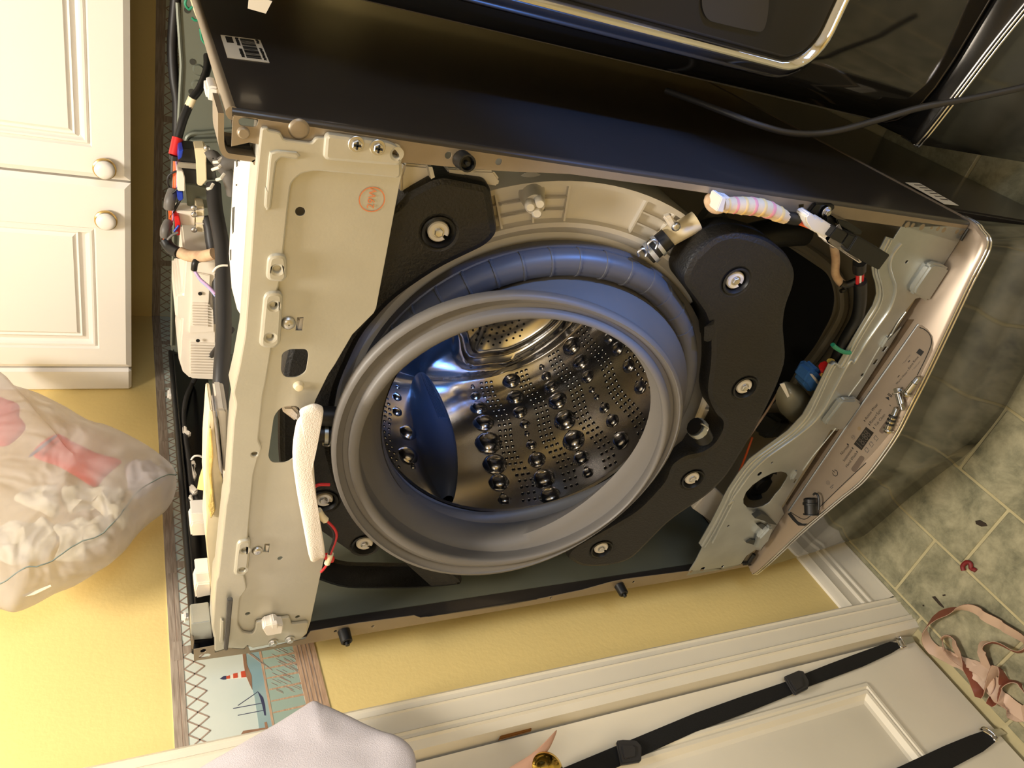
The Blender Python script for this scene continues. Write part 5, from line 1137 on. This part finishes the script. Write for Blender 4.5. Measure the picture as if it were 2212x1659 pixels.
def bag_h(p):
    q = p-cbag; an = math.atan2(q.z, q.y); best = min(bpts, key=lambda u: abs((math.atan2((u-cbag).z,(u-cbag).y)-an+pi) % (2*pi)-pi)); s = min(0.995, q.length/(best-cbag).length); return 0.055*(1-s*s)**0.42
zl_ = on(fbx, bg((1246,668),(1256,735),(1190,790),(1100,860),(980,950),(900,1050),(820,1150),(720,1240),(560,1310),(420,1400),(300,1460),(200,1482),(60,1545),(-40,1570)))
mb = MB(); mb.tube([p+XP*(bag_h(p)+0.002) for p in catm(zl_, 4)], 0.0009, 8); obj('bag_seam', mb, mat('teal grey piping', (130,142,136), .7), bag, sm=60)
lp = on(fbx, bg((165,1590),(260,1560),(365,1518),(372,1530),(250,1590),(170,1606))); obj('bag_label', MB().prism([p+XP*0.012 for p in lp], (0.0008,0,0)), M_trim, bag)
tz_ = max(bpts, key=lambda p: p.z); hk = V((WX, tz_.y, tz_.z+0.13))
mb = MB(); mb.tube(catm([tz_+V((0,0,-0.012)), tz_+V((-0.01,0.012,0.05)), hk+V((0.024,0.006,-0.002)), hk+V((0.024,-0.006,-0.002)), tz_+V((-0.01,-0.012,0.05)), tz_+V((0,-0.004,-0.012))], 6), 0.003, 8); obj('hanging_loop', mb, M_cloth, bag, sm=60)
hk_ = empty('wall_hook', hk, 'small bright wall hook on the yellow wall holding up the storage bag', 'hook')
obj('hook_plate', MB().box(hk+V((0.0015,0,0.0)), (0.003,0.02,0.05)), M_screw, hk_, bev=0.001)
mb = MB(); mb.tube(catm([hk+V((0.002,0,-0.012)), hk+V((0.022,0,-0.014)), hk+V((0.034,0,-0.004)), hk+V((0.036,0,0.012))], 5), 0.003, 8); obj('hook_arm', mb, M_screw, hk_, sm=60)
def soft(name, px_, x, t, m, lbl, cat, amp, seed, grp=None, fr_=30): 
    return tag(inflate(name, catm(on(PX(x), px_), 6, True), XP, t, t*0.6, m, amp=amp, fr_=fr_, rings=14, pw=0.35, seed=seed), lbl, cat, grp)
soft('folded_garment', bg((390,400),(520,455),(700,540),(862,585),(850,612),(760,690),(680,768),(560,700),(420,620),(235,535)), 0.028, 0.010, M_redc, 'red folded garment seen through the bag, nearest the tip', 'garment', 0.0008, 1)
soft('folded_garment', bg((-120,120),(60,155),(140,195),(140,270),(182,350),(60,468),(-60,455),(-140,380)), 0.028, 0.010, M_redc, 'red folded garment seen through the bag at the picture edge', 'garment', 0.0008, 2)
soft('cloth_strip', bg((385,405),(400,415),(235,545),(218,535)), 0.042, 0.001, mat('slate blue cloth', (110,112,150), .8), 'narrow slate blue strip beside the red garment in the bag', 'cloth', 0.0, 3)
soft('crumpled_cloth', bg((100,860),(240,790),(410,780),(420,930),(380,990),(260,930)), 0.024, 0.010, M_crumple, 'cream crumpled cloth in the bag, middle left piece', 'cloth', 0.010, 4)
soft('crumpled_cloth', bg((430,800),(640,790),(860,800),(880,900),(935,960),(870,1060),(760,1000),(640,900),(500,960)), 0.022, 0.010, M_crumple, 'cream crumpled cloth in the bag below the red garment', 'cloth', 0.014, 5)
soft('crumpled_cloth', bg((-60,1080),(200,1020),(370,1050),(400,1150),(380,1240),(180,1330),(40,1310),(-80,1220)), 0.022, 0.010, M_crumple, 'cream crumpled cloth in the bag at lower left', 'cloth', 0.014, 6)
soft('crumpled_cloth', bg((400,1090),(620,1010),(780,1000),(820,1080),(720,1180),(600,1230),(590,1290),(400,1290),(420,1180)), 0.022, 0.010, M_crumple, 'cream crumpled cloth in the bag against the piped seam', 'cloth', 0.014, 7)
soft('crumpled_cloth', bg((890,620),(1000,590),(1120,620),(1200,700),(1100,800),(960,850),(900,740)), 0.014, 0.008, M_cloth, 'pale crumpled cloth in the pointed tip of the bag', 'cloth', 0.010, 8)
# white cloth hanging before the door casing
wpts = on(PX(0.0), cD((1350,1143),(1420,1172),(1500,1200),(1740,1312),(1900,1385),(2000,1420),(2085,1470),(2140,1530),(2165,1600),(2170,1700))+[(896,1760),(600,1780),(300,1760)]+cD((300,1780),(520,1640),(700,1540),(900,1425),(1120,1290),(1250,1205)))
wc = inflate('hanging_cloth', catm(wpts, 3, True), XP, 0.012, 0.012, M_cloth, amp=0.0035, fr_=11, rings=14, pw=0.3, seed=11); tag(wc, 'white cotton cloth hanging pointed over the edge of the door casing', 'cloth')
# tan tag behind the brass knob
lt = on(PX(-0.035), cK((1106,1046),(1112,1056),(1090,1110),(1060,1165),(1000,1245),(940,1330),(860,1420),(700,1450),(700,1360),(830,1269),(960,1190),(1040,1115)))
tag(inflate('leather_tag', catm(lt, 3, True), XP, 0.003, 0.003, M_leather, amp=0.002, rings=6), 'tan leather tag hanging at the brass door knob', 'tag')
# black straps on the door
DS = DX+0.0035
def strap_thing(up, lo, lbl, buckles, hook, plate_):
    f = PX(DS); a = on(f, up); b = on(f, lo); rt = empty('door_strap', (DX, a[0].y, a[0].z), lbl, 'strap', 'black straps on the white door')
    obj('webbing', MB().prism(a+b[::-1], (0.003,0,0)), M_strap, rt, bev=0.0008)
    for bk in buckles:
        o = obj('buckle', MB().prism(on(PX(DS+0.003), bk), (0.007,0,0)), M_buckle, rt, bev=0.002)
        q = on(PX(DS+0.0095), bk); c = sum(q, V())/len(q); obj('buckle_bar', MB().prism([c+(p-c)*0.55 for p in q], (0.003,0,0)), M_buckle, o, bev=0.001)
    mb = MB(); mb.tube(catm(on(PX(DS+0.003), hook), 4, True), 0.0022, 8); obj('ring', mb, M_chrome, rt, sm=60)
    obj('hook_plate', MB().prism(on(PX(DS+0.001), plate_), (0.0015,0,0)), M_screw, rt, bev=0.0004)
    return rt
strap_thing(cJ((1310,862),(1250,853),(1050,925),(850,1000),(700,1060),(560,1118),(300,1205),(0,1312))+cK((1160,1269),(700,1440)), cJ((1322,888),(1262,925),(1080,1010),(880,1085),(730,1140),(610,1195),(340,1305),(0,1432))+cK((1470,1269),(900,1490)),
  'long black woven strap with two buckles, hooked under the door near its latch edge', [cJ((565,1085),(660,1045),(690,1050),(728,1120),(718,1162),(640,1202),(625,1185)), cK((1462,1118),(1500,1112),(1580,1115),(1614,1150),(1610,1242),(1490,1262))], cJ((1298,830),(1318,818),(1352,868),(1345,885),(1320,882)), cJ((1318,820),(1395,818),(1412,850),(1355,868)))
strap_thing(cJ((1848,1425),(1760,1455),(1600,1520),(1320,1650),(1000,1790)), cJ((1932,1490),(1850,1555),(1650,1662),(1320,1800)), 'short black strap end hooked at the bottom of the door, nearest the camera', [], cJ((1840,1412),(1868,1402),(1938,1462),(1930,1485),(1900,1450)), cJ((1885,1412),(1958,1408),(2002,1440),(1935,1462)))
# twisted ribbon on the floor
rpx = [((2000,1120),2.0),((1960,1010),1.0),((1850,1180),2.2),((1790,1050),1.9),((1700,930),0.6),((1650,820),1.0),((1600,830),2.1),((1640,920),1.9),((1760,990),0.9),((1880,1060),0.6),((1950,1180),0.9),((2010,1290),2.2),((2080,1320),0.5),((2150,1260),0.8),((2090,1120),1.2),((1990,1120),2.0),((1930,1230),2.2),((1900,1120),0.5),((1860,980),0.4),((1850,880),0.7),((1940,860),2.0),((2080,910),1.9),((2130,850),0.8),((2000,770),0.5),((1880,700),0.4),((1780,635),0.7),((1650,650),2.0),((1540,700),2.1),((1495,800),1.7),((1540,900),0.8),((1660,960),0.6),((1790,1030),0.5),((1900,1150),0.5),((2030,1260),0.4),((2200,1360),0.3)]
fz0 = PZ(0.012); ctr = catm([fz0(*cJ(p)[0]) for p, _ in rpx], 6); tl = catm([V((t,0,0)) for _, t in rpx], 6)
L1, L2, NN = [], [], []
for i, p in enumerate(ctr):
    d = (ctr[min(i+1,len(ctr)-1)]-ctr[max(i-1,0)]); d.z = 0; d = d.normalized(); sd = d.cross(ZP); a = tl[i].x; wv = (sd*cos(a)+ZP*sin(a))*0.0115
    base = V((p.x,p.y,0.003+abs(wv.z)+0.0006*(i % 7)+0.004*(0.5+0.5*sin(i*0.35)))); L1.append(base-wv); L2.append(base+wv); NN.append(d.cross(wv).normalized())
rb_ = empty('ribbon', ctr[0]*1.0, 'looped tan ribbon with brown underside lying on the tile floor by the door', 'ribbon'); rb_.location.z = 0; WLOC[rb_.name].z = 0
for nm, m, k0, k1 in (('ribbon_face', mat('tan ribbon', (206,176,150), .5), -0.0001, -0.0006), ('ribbon_underside', mat('brown ribbon', (136,76,54), .55), 0.0001, 0.0006)):
    mb = MB(); mb.loft([[p+q*k0 for p, q in zip(L1, NN)], [p+q*k1 for p, q in zip(L1, NN)], [p+q*k1 for p, q in zip(L2, NN)], [p+q*k0 for p, q in zip(L2, NN)]], False)
    obj(nm, mb, m, rb_, sm=60, dbl=False)
mb = MB(); mb.tube(catm([V((p.x,p.y,0.0045)) for p in on(PZ(0.004), cG((1905,1605),(1900,1575),(1925,1552),(1950,1560),(1955,1590),(1975,1600),(1985,1608)))], 5), 0.0042, 8)
tag(obj('rubber_scrap', mb, M_redb, sm=60), 'dark red curled rubber scrap lying on the floor tiles', 'scrap')
def crumb(pts, lbl):
    p = on(PZ(0.0014), pts); tag(inflate('dirt_spot', p, ZP, 0.002, 0.0, M_crumb, rings=4, amp=0.0006, fr_=90), lbl, 'dirt', 'dirt on the floor tiles')
crumb(cJ((1800,75),(1830,68),(1870,90),(1880,108),(1840,112),(1805,95)), 'dark dirt smudge on the tile farthest from the door')
crumb(cJ((1522,560),(1545,558),(1600,625),(1600,635),(1570,615)), 'brown dirt streak beside the tan ribbon')
crumb(cJ((1590,548),(1610,545),(1610,556),(1594,558)), 'small dark crumb just above the brown dirt streak')
crumb(cJ((1463,613),(1473,612),(1474,622),(1465,622)), 'tiny dark crumb near the baseboard corner')
